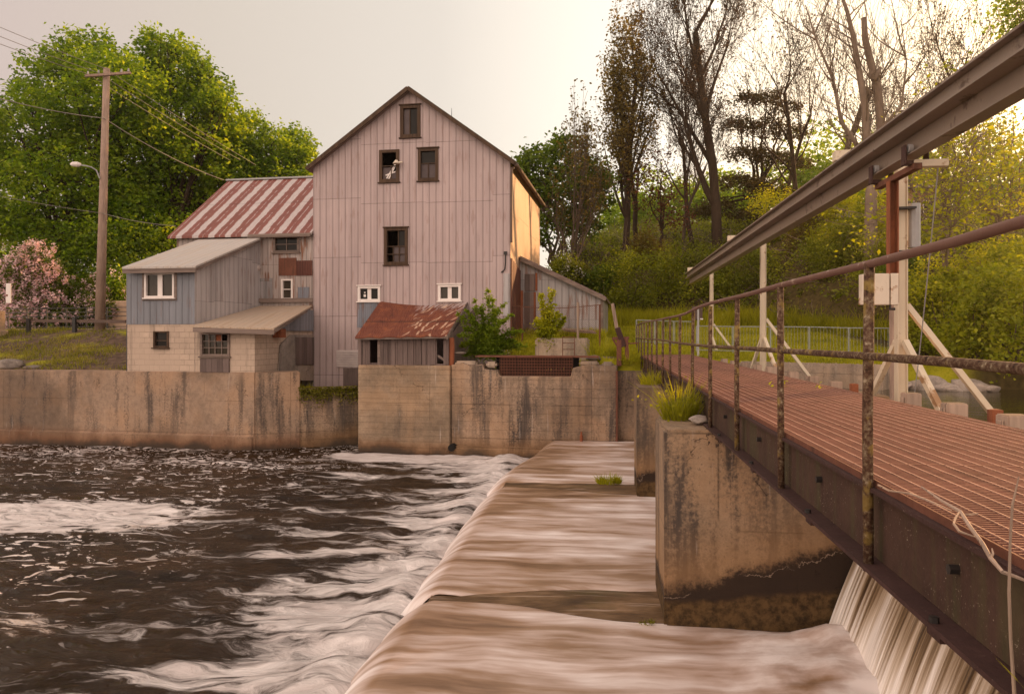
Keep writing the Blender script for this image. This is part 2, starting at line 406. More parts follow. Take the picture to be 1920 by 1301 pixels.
def m_bark(name, base=(.12, .085, .062)):
    g = G(name); p = g.pos(); n = g.noise(g.vmul(p, (9, 9, 1.6)), 1.0, 6, .65); n1 = g.noise(p, 1.1, 3)
    return g.out(g.mul(base, g.mth('ADD', g.mth('MULTIPLY', n, 1.2), g.mth('ADD', g.mth('MULTIPLY', n1, .5), .15))), .95, g.bump(n, .8, .04), 0, .15)
def m_plain(name, base, rough=.6, var=.3, sc=4, metal=0.0, spec=.4):
    g = G(name); n = g.noise(g.oco(), sc, 5); return g.out(g.mul(base, g.mth('ADD', g.mth('MULTIPLY', n, var * 2), 1 - var)), rough, g.bump(n, .15, .01), metal, spec)

MT = {}
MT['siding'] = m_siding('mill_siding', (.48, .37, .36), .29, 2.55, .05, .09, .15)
MT['siding_sun_tint'] = m_siding('mill_sun_tint_siding', (.50, .33, .225), .31, 3.2, .04, .08, .16)  # same metal as the front, the low sun's orange put into the colour
MT['siding_wing'] = m_siding('wing_siding', (.46, .38, .35), .26, 1.5, .2)
MT['siding_blue'] = m_siding('blue_grey_siding', (.235, .24, .27), .27, 9, .05, .2)
MT['siding_pale'] = m_siding('pale_siding', (.47, .43, .43), .33, 1.9, .06)
MT['siding_shed'] = m_siding('shed_siding', (.36, .33, .33), .30, 1.7, .14, .25)
MT['patch_blue'] = m_siding('patch_blue_siding', (.24, .25, .29), .09, 9, .12)
MT['patch_rust'] = m_siding('patch_rust_siding', (.12, .035, .022), .12, 9, .3)
MT['louvre'] = m_plain('louvre_metal', (.42, .35, .33), .55)
MT['concrete'] = m_concrete('wall_concrete', (.345, .24, .172), .8, (.15, .8, (.19, .085, .04)), thr=.47, gate=.05)
MT['concrete_sluice'] = m_concrete('sluice_concrete', (.36, .255, .18), .95, (.1, .9, (.20, .105, .045)), .30, thr=.42)
MT['concrete_pale'] = m_concrete('pale_concrete', (.40, .29, .20), .55, (.15, .55, (.20, .095, .04)), .22, thr=.52)
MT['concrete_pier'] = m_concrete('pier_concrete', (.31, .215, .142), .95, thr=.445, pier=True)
MT['concrete_top'] = m_concrete('bank_concrete', (.40, .31, .24), .5)
MT['block'] = m_block('painted_block', (.54, .41, .32), .42, .21)
MT['render'] = m_concrete('old_render', (.36, .30, .26), .5)
MT['wood_grey'] = m_wood('weathered_planks', (.165, .12, .108), .23)
MT['wood_frame'] = m_wood('window_wood', (.085, .052, .034), .07)
MT['wood_fascia'] = m_wood('fascia_wood', (.22, .165, .14), .12, True)
MT['timber'] = m_wood('timber_stub', (.36, .26, .20), .5)
MT['white'] = m_plain('white_paint', (.78, .70, .66), .5, .1)
MT['glass'] = m_plain('dark_glass', (.018, .015, .013), .08, .4, 1.5, 0, .12)
MT['glass_warm'] = m_plain('window_glass', (.05, .04, .03), .06, .5, 2.5, 0, .22)
MT['glass_dusty'] = m_plain('dusty_glass', (.10, .075, .075), .4, .5, 2.5, 0, .15)
MT['dark'] = m_plain('dark_interior', (.008, .006, .005), .9)
MT['black_metal'] = m_plain('black_metal', (.022, .018, .017), .5)
MT['brown_trim'] = m_plain('brown_trim', (.10, .06, .045), .6)
MT['grey_metal'] = m_plain('grey_metal', (.35, .34, .34), .45)
MT['dull_beam'] = m_paint('beam_steel', (.225, .175, .14), .5, .3, 0, (.075, .042, .028), .6)
MT['cream'] = m_paint('cream_paint', (.62, .52, .39), .5, .35, 0, (.30, .15, .06), .7)
MT['blue_rail'] = m_plain('pale_blue_rail', (.27, .28, .26), .5)
MT['lichen'] = m_lichen('lichen_pipe')
MT['rail_rust'] = m_paint('rail_rust', (.15, .075, .055), .7, .2, 0, (.42, .33, .26), 2.5)
MT['rust'] = m_rust('rusty_steel', (.15, .06, .038))
MT['rust_red'] = m_rust('rust_red_steel', (.26, .085, .04))
MT['girder'] = m_rust('girder_steel', (.062, .033, .024), .8, .35)
MT['flange'] = m_rust('flange_steel', (.055, .027, .024), .3)
MT['grating'] = m_rust('grating_steel', (.215, .098, .072)); MT['rod'] = m_rust('rod_steel', (.44, .26, .19))
MT['pole'] = m_bark('pole_wood', (.34, .24, .19))
MT['stone'] = m_concrete('stone', (.34, .28, .24), .4)
MT['foam_box'] = m_paint('box_paint', (.66, .56, .45), .5, .22, 0, (.35, .17, .08))
# trees
MT['bark'] = m_bark('bark'); MT['bark_dark'] = m_bark('dark_bark', (.05, .032, .022)); MT['bark_pale'] = m_bark('pale_bark', (.20, .145, .11))
MT['maple'] = m_leaf('maple_leaves', [(.045, .095, .008), (.11, .185, .012), (.21, .29, .02), (.35, .40, .035)], .5)
MT['maple_dark'] = m_leaf('dark_maple_leaves', [(.04, .07, .006), (.09, .145, .012), (.17, .22, .02)])
MT['lime'] = m_leaf('lime_leaves', [(.15, .17, .008), (.28, .30, .014), (.46, .43, .025)], .5)
MT['olive'] = m_leaf('olive_leaves', [(.08, .06, .014), (.14, .10, .02), (.21, .145, .03)], .35)
MT['bud'] = m_leaf('bud_leaves', [(.05, .028, .016), (.085, .05, .024), (.12, .08, .03)], .25, (1.5, 1.2, .8))
MT['russet'] = m_leaf('russet_leaves', [(.06, .022, .014), (.11, .04, .02), (.17, .06, .022)], .35, (1.6, 1.1, .8))
MT['pine'] = m_leaf('pine_needles', [(.035, .03, .008), (.075, .058, .014), (.12, .085, .02)], .2)
MT['scrub'] = m_leaf('scrub_leaves', [(.04, .04, .007), (.105, .12, .010), (.20, .225, .016), (.36, .35, .025)], .42, None, .5)
MT['willow'] = m_leaf('willow_leaves', [(.09, .115, .006), (.22, .25, .012), (.42, .40, .022)], .5, None, .6)
MT['feather'] = m_leaf('feathery_leaves', [(.08, .13, .010), (.17, .24, .016), (.32, .38, .03)], .45)
MT['lilac_leaf'] = m_leaf('lilac_leaves', [(.03, .05, .008), (.08, .105, .013), (.19, .20, .025)], .35)
MT['lilac'] = m_leaf('lilac_flowers', [(.56, .34, .38), (.74, .54, .55), (.9, .76, .72)], .25, (1.2, 1, 1))
MT['blossom'] = m_leaf('white_blossom', [(.5, .48, .40), (.7, .68, .58)], .25, (1.1, 1, .9))
MT['grass'] = m_leaf('grass_blades', [(.14, .145, .006), (.27, .265, .010), (.42, .38, .02)], .45, None, .5)
MT['grass_dry'] = m_leaf('bank_grass', [(.07, .065, .008), (.14, .14, .010), (.23, .21, .025), (.30, .22, .08)], .3, None, .4)
def m_ground():
    g = G('ground'); p = g.pos(); s_ = g.sep(p)
    n = g.noise(p, .35, 5); n2 = g.noise(p, 4, 5); n3 = g.noise(p, 25, 3)
    gr = g.ramp(g.mth('ADD', g.mth('MULTIPLY', n2, .5), g.mth('MULTIPLY', n3, .5)), [(.3, (.16, .155, .008)), (.5, (.27, .25, .012)), (.7, (.36, .31, .03))])
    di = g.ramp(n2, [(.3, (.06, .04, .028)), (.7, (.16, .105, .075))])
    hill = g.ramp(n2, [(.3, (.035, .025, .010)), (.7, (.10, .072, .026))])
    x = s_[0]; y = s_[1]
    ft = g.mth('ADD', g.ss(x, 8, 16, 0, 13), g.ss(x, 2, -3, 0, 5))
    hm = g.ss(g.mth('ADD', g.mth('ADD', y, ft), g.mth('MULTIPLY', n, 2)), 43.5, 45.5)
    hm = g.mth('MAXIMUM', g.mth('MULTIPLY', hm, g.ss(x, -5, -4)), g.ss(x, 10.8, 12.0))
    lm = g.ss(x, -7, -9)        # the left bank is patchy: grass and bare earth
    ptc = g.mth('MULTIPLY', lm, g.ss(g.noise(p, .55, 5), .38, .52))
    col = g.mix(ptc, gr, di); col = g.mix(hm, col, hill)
    return g.out(col, .95, g.bump(n2, .6, .05), 0, .1)
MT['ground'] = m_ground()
def m_road():
    g = G('road'); p = g.pos(); n = g.noise(p, 18, 4); n1 = g.noise(p, .6, 4)
    return g.out(g.mul((.26, .20, .18), g.mth('ADD', g.mth('MULTIPLY', n, .5), g.mth('ADD', g.mth('MULTIPLY', n1, .4), .5))), .9, g.bump(n, .3, .01), 0, .2)
MT['road'] = m_road()
def m_river():
    g = G('river_water'); p = g.pos(); s_ = g.sep(p); x = s_[0]; y = s_[1]
    wc = g.noise(g.vmul(p, (.55, .9, 0)), 1.0, 3, .5, 0, 1)
    pw = g.vadd(p, g.vmul(g.vadd(wc, (-.5, -.5, -.5)), (2.6, 1.5, 0)))
    d = g.mth('SUBTRACT', -2.95, x)
    n = g.noise(g.vmul(pw, (.30, 1.15, 0)), 1.0, 8, .62)
    n = g.mth('ADD', g.mth('MULTIPLY', n, .66), g.mth('MULTIPLY', g.noise(g.vmul(pw, (1.0, 5.5, 0)), 1.0, 6, .68), .34))
    thr = g.nd('ShaderNodeFloatCurve', {1: g.mr(d, 0, 24, 0, 1)})
    cv = thr.mapping.curves[0]
    cv.points[0].location = (0, .39); cv.points[1].location = (1, .66)
    for a_ in ((.05, .44), (.12, .50), (.22, .54), (.4, .575), (.6, .60)): cv.points.new(*a_)
    thr.mapping.update()
    th = thr.outputs[0]
    soft = g.ss(g.mth('SUBTRACT', n, th), -.01, .10)
    soft = g.mth('MULTIPLY', soft, g.mr(g.noise(g.vmul(pw, (2.2, 9, 0)), 1.0, 4, .65), .3, .7, .62, 1.0))
    # scattered flecks of foam
    fl = g.mth('MAXIMUM', g.noise(g.vmul(pw, (2.6, 5.5, 0)), 1.0, 3, .6), g.mth('ADD', g.noise(g.vmul(pw, (5.5, 10, 0)), 1.0, 2, .5), g.ss(y, 17, 26, -.10, .03)))
    den = g.noise(g.vmul(p, (.22, .5, 0)), 1.0, 3)
    fth = g.mth('SUBTRACT', .775, g.mth('MULTIPLY', den, .36))
    fleck = g.mth('MULTIPLY', g.ss(g.mth('SUBTRACT', fl, fth), .0, .035), g.ss(d, 3, 8, 0, .9))
    # the raft of foam at the left
    c_ = onZ(110, 968, 0)
    ex = g.mth('DIVIDE', g.mth('SUBTRACT', x, c_.x), 3.6); ey = g.mth('DIVIDE', g.mth('ADD', g.mth('SUBTRACT', y, c_.y), g.mth('MULTIPLY', g.mth('SUBTRACT', x, c_.x), -.12)), 1.75)
    rr = g.mth('ADD', g.mth('SQRT', g.mth('ADD', g.mth('MULTIPLY', ex, ex), g.mth('MULTIPLY', ey, ey))), g.mth('MULTIPLY', g.mth('SUBTRACT', g.noise(g.vmul(pw, (.9, 2.2, 0)), 1.0, 6, .65), .5), 2.6))
    raft = g.mth('MULTIPLY', g.ss(rr, 1.0, .80), g.ss(g.noise(g.vmul(pw, (2.4, 6, 0)), 1.0, 5, .7), .34, .52, .35, .95))
    # slick of foam along the far wall
    c2 = onZ(760, 858, 0)
    ex = g.mth('DIVIDE', g.mth('SUBTRACT', x, c2.x), 3.3); ey = g.mth('DIVIDE', g.mth('SUBTRACT', y, c2.y), 1.0)
    r2 = g.mth('ADD', g.mth('SQRT', g.mth('ADD', g.mth('MULTIPLY', ex, ex), g.mth('MULTIPLY', ey, ey))), g.mth('MULTIPLY', g.mth('SUBTRACT', g.noise(pw, 1.4, 4), .5), .9))
    f = g.mth('MAXIMUM', g.mth('MAXIMUM', soft, fleck), g.mth('MAXIMUM', raft, g.mth('MULTIPLY', g.ss(r2, 1.0, .8), .8)), clamp=True)
    wat = g.ramp(g.noise(g.vmul(pw, (.3, .7, 0)), 1.0, 3), [(.3, (.010, .005, .002)), (.7, (.034, .017, .006))])
    fc = g.ramp(g.noise(g.vmul(pw, (1.2, 4, 0)), 1.0, 4), [(.3, (.60, .52, .50)), (.7, (.92, .85, .83))])
    col = g.mix(f, wat, fc)
    rip = g.noise(g.vmul(pw, (2.6, 5.5, 0)), 1.0, 6, .65)
    rip2 = g.noise(g.vmul(pw, (8, 15, 0)), 1.0, 4, .65)
    h = g.mth('ADD', g.mth('MULTIPLY', rip, .8), g.mth('ADD', g.mth('MULTIPLY', rip2, .25), g.mth('MULTIPLY', f, .25)))
    return g.out(col, g.mr(f, 0, 1, .10, .75), g.bump(h, .8, .12), 0, g.mr(f, 0, 1, .16, .2))
MT['river'] = m_river()
def m_sheet():
    g = G('sliding_water'); p = g.pos(); s_ = g.sep(p); x = s_[0]
    w1 = g.noise(g.vmul(p, (.55, .9, 0)), 1.0, 3, .5, 0, 1)
    pw = g.vadd(p, g.vmul(g.vadd(w1, (-.5, -.5, -.5)), (.5, .55, 0)))
    a = g.noise(g.vmul(pw, (.42, 2.6, 0)), 1.0, 5, .58); b = g.noise(g.vmul(pw, (.9, 8, 0)), 1.0, 3, .55)
    big = g.noise(g.vmul(p, (.35, .5, 0)), 1.0, 3)
    f = g.mth('ADD', g.mth('MULTIPLY', a, .62), g.mth('ADD', g.mth('MULTIPLY', b, .16), g.mth('MULTIPLY', big, .5)))
    f = g.mth('ADD', f, g.ss(x, 1.0, 2.7, 0, .10)); f = g.mth('ADD', f, g.ss(x, -2.4, -3.0, 0, .10)); f = g.mth('SUBTRACT', f, g.mth('MULTIPLY', g.ss(x, .4, -1.9, 0, .07), g.ss(x, -2.6, -2.4)))
    tb = g.noise(g.vmul(pw, (1.3, 1.7, 0)), 1.0, 5, .6); tk = g.ss(x, .6, 2.2)
    f = g.mth('ADD', g.mth('MULTIPLY', f, g.mth('SUBTRACT', 1.0, g.mth('MULTIPLY', tk, .55))), g.mth('MULTIPLY', tk, g.mth('MULTIPLY', tb, .72)))
    f = g.mth('ADD', f, g.ss(x, 2.3, 2.9, 0, .12))
    col = g.ramp(f, [(.43, (.14, .075, .036)), (.545, (.32, .20, .125)), (.645, (.56, .43, .375)), (.78, (.90, .82, .80))])
    return g.out(col, g.mr(f, .5, .9, .3, .55), g.bump(g.mth('ADD', a, g.mth('MULTIPLY', b, .25)), .16, .05), 0, .3)
MT['sheet'] = m_sheet()
def m_fall():
    g = G('falling_water'); p = g.pos(); 
    a = g.noise(g.vmul(p, (.10, 4.2, .10)), 1.0, 5, .6); b = g.noise(g.vmul(p, (.3, 15, .3)), 1.0, 4, .6)
    f = g.mth('ADD', g.mth('MULTIPLY', a, .6), g.mth('MULTIPLY', b, .4)); f = g.mth('ADD', g.mth('MULTIPLY', g.mth('SUBTRACT', f, .5), 1.5), .47)
    f = g.mth('ADD', f, g.ss(g.sep(p)[2], 1.6, .6, 0, .22))
    col = g.ramp(f, [(.34, (.07, .04, .02)), (.44, (.24, .16, .09)), (.53, (.52, .41, .31)), (.66, (.92, .84, .78))])
    return g.out(col, .3, g.bump(f, .5, .08), 0, .5)
MT['fall'] = m_fall()
def m_pond():
    g = G('pond_water'); p = g.pos(); n = g.noise(g.vmul(p, (1.6, 4, 0)), 1.0, 4)
    return g.out((.035, .028, .010), .06, g.bump(n, .5, .05), 0, .3)
MT['pond'] = m_pond()
def m_apron():
    g = G('wet_apron'); p = g.pos(); n = g.noise(g.vmul(p, (.9, 2.4, 1)), 1.0, 6, .62); n2 = g.noise(g.vmul(p, (.8, 14, 3)), 1.0, 5); n3 = g.noise(p, 1.1, 4)
    col = g.ramp(n, [(.3, (.035, .02, .010)), (.5, (.12, .07, .034)), (.68, (.25, .155, .085))])
    col = g.mix(g.ss(n3, .54, .70, 0, .6), col, (.085, .065, .018))
    col = g.mix(g.ss(n2, .58, .70, 0, .45), col, (.55, .42, .34))
    return g.out(col, .5, g.bump(g.mth('ADD', n, n2), .6, .03), 0, .15)
MT['apron'] = m_apron()
def m_striped():
    g = G('striped_roof'); c = g.tang(); p = g.pos(); z = g.sep(p)[2]
    n = g.noise(p, 2.2, 5, .65); n2 = g.noise(g.comb(c, g.mth('MULTIPLY', z, .5)), 9, 4)
    cc = g.mth('ADD', c, g.mth('MULTIPLY', g.mth('SUBTRACT', n, .5), .22))
    fr = g.mth('FRACT', g.mth('DIVIDE', cc, .80))
    red = g.mth('MULTIPLY', g.ss(fr, .36, .40), g.ss(fr, 1.0, .97))
    thin = g.mth('MULTIPLY', g.ss(g.mth('ABSOLUTE', g.mth('SUBTRACT', fr, .69)), .035, .015), g.ss(n, .46, .5))
    red = g.mth('SUBTRACT', red, g.mth('MULTIPLY', thin, .7), clamp=True)
    lap = g.ss(g.mth('ABSOLUTE', g.mth('SUBTRACT', z, 10.6)), .03, .015, 1, .8)
    grey = g.mul((.47, .40, .39), g.mth('ADD', g.mth('MULTIPLY', n2, .5), .75))
    rc = g.mul((.20, .062, .046), g.mth('ADD', g.mth('MULTIPLY', n, .8), .6))
    col = g.mul(g.mix(red, grey, rc), lap)
    rib = g.ss(g.mth('PINGPONG', c, .1), .07, .095)
    return g.out(col, .5, g.bump(rib, .5, .02), 0, .4)
MT['striped'] = m_striped()
def m_metal_roof(name, base, stain, rib=.22, amt=.6, z0=0, z1=1):
    g = G(name); c = g.tang(); p = g.pos(); z = g.sep(p)[2]
    n = g.noise(p, 1.4, 5, .6); s1 = g.noise(g.comb(g.mth('MULTIPLY', c, 5), g.mth('MULTIPLY', z, .8)), 1.0, 5)
    fr = g.mth('FRACT', g.mth('DIVIDE', c, rib)); line = g.ss(fr, .0, .14, .72, 1); hi = g.ss(fr, .2, .3)
    col = g.mul(base, g.mth('ADD', g.mth('MULTIPLY', n, .4), g.mth('ADD', g.mth('MULTIPLY', s1, .4), .6)))
    col = g.mix(g.mth('MULTIPLY', g.ss(g.mth('ADD', g.mth('MULTIPLY', s1, .7), g.mth('MULTIPLY', n, .3)), .45, .62), amt), col, stain)
    col = g.mul(col, line)
    return g.out(col, .5, g.bump(g.mth('MULTIPLY', line, hi), .6, .03), 0, .4)
MT['tan_roof'] = m_metal_roof('tan_roof', (.50, .39, .30), (.36, .22, .12), .27, .5)
MT['pale_roof'] = m_metal_roof('pale_roof', (.50, .45, .42), (.40, .29, .20), .30, .45)
MT['dark_roof'] = m_metal_roof('mill_roof', (.20, .14, .12), (.12, .06, .045), .3, .6)
def m_rust_roof():
    g = G('rusted_shack_roof'); c = g.tang(); p = g.pos(); s_ = g.sep(p); z = s_[2]
    n = g.noise(p, 1.8, 5, .65); st = g.noise(g.comb(g.mth('MULTIPLY', c, 7), g.mth('MULTIPLY', z, .7)), 1.0, 5, .6)
    col = g.ramp(g.mth('ADD', g.mth('MULTIPLY', n, .5), g.mth('MULTIPLY', st, .5)), [(.3, (.085, .022, .014)), (.5, (.16, .045, .024)), (.68, (.28, .09, .035))])
    # bare zinc left on the upper right, running down in fingers
    up = g.mth('ADD', g.mth('MULTIPLY', g.mth('SUBTRACT', z, 5.0), .9), g.mth('MULTIPLY', g.mth('SUBTRACT', st, .5), 2.6))
    um = g.mth('MULTIPLY', g.ss(up, .42, .55), g.ss(s_[0], -8.0, -7.2))
    col = g.mix(g.mth('MULTIPLY', um, .9), col, (.42, .36, .35))
    pk = g.wn(g.mth('FLOOR', g.mth('DIVIDE', c, .085)))
    fing = g.mth('MULTIPLY', g.ss(pk, .83, .86), g.mth('MULTIPLY', g.ss(s_[0], -7.8, -7.0), g.ss(n, .36, .44)))
    col = g.mix(g.mth('MULTIPLY', fing, .75), col, (.60, .40, .28))
    lap = g.ss(g.mth('ABSOLUTE', g.mth('SUBTRACT', z, 4.82)), .035, .012, 1, .45)
    h = g.mth('SINE', g.mth('MULTIPLY', c, 74))
    return g.out(g.mul(col, lap), .7, g.bump(h, .35, .02), 0, .3)
MT['rust_roof'] = m_rust_roof()
# ------------------------------------------------------------------ the ground, road and terrain
OBL = [uw(onW(478, 700, -4.75)), uw(P(674, 835, 28.1))]
def clamp01(x): return np.clip(x, 0, 1)
def ground(X, Y):
    X = np.asarray(X, float); Y = np.asarray(Y, float)
    dx = X - O.x; dy = Y - O.y
    u = dx * U.x + dy * U.y; w_ = dx * W.x + dy * W.y
    n = fbm(X * .35, Y * .35, 3) - .5
    n2 = fbm(X * 1.1, Y * 1.1, 5) - .5
    # left bank and road
    zl = 2.86 + 1.72 * sstep(-5.3, 3.2, w_) * 1.0 + .35 * n * sstep(-4.6, -3, w_) * (1 - sstep(1.5, 3, w_)) + .16 * n2 * sstep(-4.8, -4, w_) * (1 - sstep(2, 3, w_))
    zl = zl + .02 * np.maximum(0, w_ - 11)
    # under the mill
    zm = 2.05 + 0 * X
    # yard right of the mill
    zy = 3.02 + 1.35 * sstep(-3.6, 2.0, w_) + .1 * n
    # lawn and wooded hill
    zw = 3.35 + .092 * np.maximum(0, Y - 26.5) + .05 * n2
    zw = np.where(X < 2, zw + .35 * sstep(2, -3, X), zw)
    foot = 44 - 5 * sstep(2, -3, X) - 13 * sstep(8, 16, X)
    zh = .44 * np.maximum(0, Y - foot); cap = 9.0 - 2.6 * sstep(6, -4, X); zh = cap * (1 - np.exp(-zh / cap)) + 1.3 * n * sstep(foot, foot + 5, Y)
    zw = zw + zh
    z = np.where(u < -14.6, zl, np.where(u < -.1, zm, np.where((u < 3.9) & (Y < 33.8), np.minimum(zy, zw + 1), zw)))
    z = np.where((u >= -14.6) & (u < 0) & (w_ > 12), 4.62, z)
    # cut away for the river, the weir and the pond
    z = np.where((u < -9.2) & (w_ < -4.32), -1.0, z)
    ob = OBL[0][1] + (u - OBL[0][0]) * (OBL[1][1] - OBL[0][1]) / (OBL[1][0] - OBL[0][0]) + .5
    z = np.where((u >= -9.2) & (u < OBL[1][0] + .3) & (w_ < ob), -1.0, z)
    z = np.where((u >= OBL[1][0] + .3) & (w_ < -3.9) & (X < 4.9), -1.0, z)
    shore = np.where(X < 8.3, 25.8 + (X - 4.96) * (-2.6 / 3.28), 23.2)
    pondm = (X >= 3.2) & (Y < shore + .85)
    z = np.where(pondm, -1.0, z)
    bank = 2.2 + .9 * np.maximum(0, Y - 22.4)
    z = np.where((X > 8.6) & (Y >= shore + .85), np.minimum(z, bank), z)
    return z
gz = lambda x, y: float(ground(np.array([x]), np.array([y]))[0])
xs = np.concatenate([np.arange(-160, -46, 4.0), np.arange(-46, 30, .4), np.arange(30, 160, 4.0)])
ys = np.concatenate([np.arange(14, 62, .4), np.arange(62, 300, 4.0)])
GX_, GY_ = np.meshgrid(xs, ys)
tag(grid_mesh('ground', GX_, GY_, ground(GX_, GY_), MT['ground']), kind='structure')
# river bed sheet, out to the horizon
mb = MB(); mb.quad((-900, -300, -1.6), (900, -300, -1.6), (900, 900, -1.6), (-900, 900, -1.6))
tag(mb.build('river_bed', MT['ground']), kind='structure')
# road behind the left bank
mb = MB(); mb.bbox(-80, -14.7, 4.3, 10.6, 4.3, 4.65)
tag(mb.build('road', MT['road']), kind='structure')

# ------------------------------------------------------------------ river, weir and pond water
xs = np.concatenate([np.arange(-60, -22, .5), np.arange(-22, -2.2, .07)]); ys = np.arange(5.0, 32.0, .08)
X, Y = np.meshgrid(xs, ys); d = -2.9 - X
amp = .075 + .14 * np.exp(-np.maximum(d, 0) / 3.0)
Z = amp * ((fbm(X * .55, Y * 1.3, 11, 4) - .5) * 1.6 + (fbm(X * 1.7, Y * 4.2, 23, 3) - .5) * .8)
Z += .16 * np.exp(-((d - .35) / .45) ** 2) * (.5 + fbm(X * .8, Y * 1.5, 31, 3))
tag(grid_mesh('river_water', X, Y, Z, MT['river']), kind='structure')
mb = MB(); mb.quad((-60, -40, -.1), (-2.4, -40, -.1), (-2.4, 5.0, -.1), (-60, 5.0, -.1))
tag(mb.build('river_water_near', MT['river']), kind='structure')

BAYS = [(1.6, 9.4), (10.65, 17.1), (18.3, 25.5)]
def sheet(y0, y1, s, wob):
    ys = np.arange(y0 - .5, y1 + .5, .06)
    prof = [(x, .0) for x in np.arange(3.35, -2.33, -.14)]
    a = np.linspace(0, 1, 26)
    prof += [(-2.33 - .84 * t, -.03 * t - .68 * t ** 1.9) for t in a]
    px = np.array([q[0] for q in prof]); pz = np.array([q[1] for q in prof])
    X = np.repeat(px[None, :], len(ys), 0); Y = np.repeat(ys[:, None], len(px), 1)
    e0 = y0 + wob * (fbm(X * .45, X * 0 + s, s, 3) - .5) * 1.1
    e1 = y1 + wob * (fbm(X * .45, X * 0 + s + 9, s + 5, 3) - .5) * .7
    e0 = e0 - .26 * sstep(.4, -2.4, X); e1 = e1 + .60 * sstep(.7, -2.2, X)
    inn = np.minimum(Y - e0, e1 - Y)
    Zb = .60 - .085 * (1 - sstep(-.12, .16, inn))
    Zw = .045 * (fbm(X * .35, Y * 1.8, 40 + s, 4) - .5) + .10 * (fbm(X * .8, Y * 1.1, 60 + s, 3) - .35) * sstep(1.2, 3.0, X)
    Zw = Zw + sstep(1.2, 2.9, X) * (.10 + .42 * (fbm(X * 1.4, Y * 1.6, 90 + s, 4) - .3))
    X = np.where(X < -2.33, -2.33 + (X + 2.33) * (.60 + .40 * sstep(-.1, .35, inn)) * (.90 + .2 * fbm(Y * .7, Y * 0, 15 + s, 3)), X)
    Z = Zb + Zw * sstep(-.1, .5, inn) + pz[None, :]
    X = X - .05 * (fbm(X * 0, Y * 1.6, 77, 3) - .5) * sstep(-2.2, -2.8, X)
    X = X + .72 * sstep(18.5, 25.2, Y) * sstep(.2, -2.3, X)
    k = (inn > -.4)
    kk = k[:-1, :-1] | k[1:, 1:]
    return X, Y, Z, kk
for i, (a, b) in enumerate(BAYS):
    X, Y, Z, kk = sheet(a, b, 3 + i * 4, .8 if i else .6)
    tag(grid_mesh('weir_water', X, Y, Z, MT['sheet'], keep=kk), kind='structure')
    # curtain falling from the crest beneath the walkway
    ys = np.arange(a + .05, b - .05, .05); t = np.linspace(0, 1, 22)
    T, Y = np.meshgrid(t, ys)
    X = 3.85 - 1.12 * T - .08 * (fbm(Y * 2.3, Y * 0, 5, 3) - .5) * T * 2
    Z = 2.62 - .05 * T - 2.0 * T ** 1.75 + .03 * (fbm(Y * 3, T * 2, 9, 3) - .5)
    tag(grid_mesh('falling_water', X, Y, Z, MT['fall']), kind='structure')
mb = MB(); mb.quad((4.0, -40, 2.6), (120, -40, 2.6), (120, 27, 2.6), (4.0, 27, 2.6))
tag(mb.build('pond_water', MT['pond']), kind='structure')

# ------------------------------------------------------------------ the dam: apron, crest and piers
dam = thing('weir', 'low concrete weir with piers that carry the walkway across the river', 'weir', (0, 0, 0))
xs = np.concatenate([[-2.46, -2.45], np.arange(-2.4, 3.9, .12)]); ys = np.arange(1, 26, .12)
X, Y = np.meshgrid(xs, ys); Z = .54 + .05 * (fbm(X * .8, Y * 1.6, 3, 4) - .5)
for (c0, s_) in ((10.0, .10), (17.65, .10)):
    Z += s_ * np.exp(-((Y - c0 + .12 * (X - .5)) / .50) ** 2) * sstep(-2.9, .4, X)
X = X + .72 * sstep(18.5, 25.2, Y) * sstep(.2, -2.3, X)
Z[:, 0] = -.6
grid_mesh('apron', X, Y, Z, MT['apron'], dam)
mb = MB()
mb.prism([(3.3, 1, -.5), (6.5, 1, -.5), (6.5, 1, 2.3), (4.4, 1, 2.54), (3.9, 1, 2.48), (3.5, 1, 1.8), (3.2, 1, .9), (3.1, 1, -.5)], (0, 24.8, 0))
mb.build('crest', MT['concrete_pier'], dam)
def pier(y0, y1, x0=.78):
    mb = MB(); z1 = 3.09
    prof = [(x0, -.2), (6.3, -.2), (6.3, 2.95), (2.4, 2.95), (2.35, z1), (x0, z1)]
    a = [Vector((x, y0, z)) for x, z in prof]
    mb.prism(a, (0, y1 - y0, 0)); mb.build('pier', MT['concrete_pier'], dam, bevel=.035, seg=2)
pier(9.35, 10.95); pier(16.75, 18.2)

# ------------------------------------------------------------------ river walls
def wallbox(name, label, cat, pts, z0, z1, th, mat, bev=.03):
    """a wall whose front follows pts (plan), thickness th backwards"""
    mb = MB(); pts = [Vector((p.x, p.y, 0)) for p in pts]
    n = []
    for i in range(len(pts)):
        a = pts[max(0, i - 1)]; b = pts[min(len(pts) - 1, i + 1)]; d_ = (b - a).normalized(); n.append(Vector((-d_.y, d_.x, 0)))
    poly = pts + [p + q * th for p, q in reversed(list(zip(pts, n)))]
    mb.prism([Vector((p.x, p.y, z0)) for p in poly], (0, 0, z1 - z0))
    o = mb.build(name, mat, None, bevel=bev, seg=2)
    return tag(o, label, cat)
WR = -4.75
zt = onW(250, 696, WR).z
A0 = Bp(-70, WR, 0); A1 = onW(478, 700, WR); A1.z = 0
C1 = P(674, 835, 28.1); C1.z = 0
rw = thing('river_wall', 'long tan concrete river wall under the block lean-to, cracked at its left end', 'wall', Bp(-30, WR, 0))
mb = MB(); mb.bbox(-70, uw(A1)[0], WR, WR + .9, -1, zt); mb.build('wall_face', MT['concrete'], rw, bevel=.03, seg=2)
mb = MB(); mb.bbox(-70, uw(A1)[0] + .03, WR - .12, WR + .3, -1, .62); mb.build('footing', MT['concrete'], rw, bevel=.1, seg=3)
mid = A1.lerp(C1, .42)
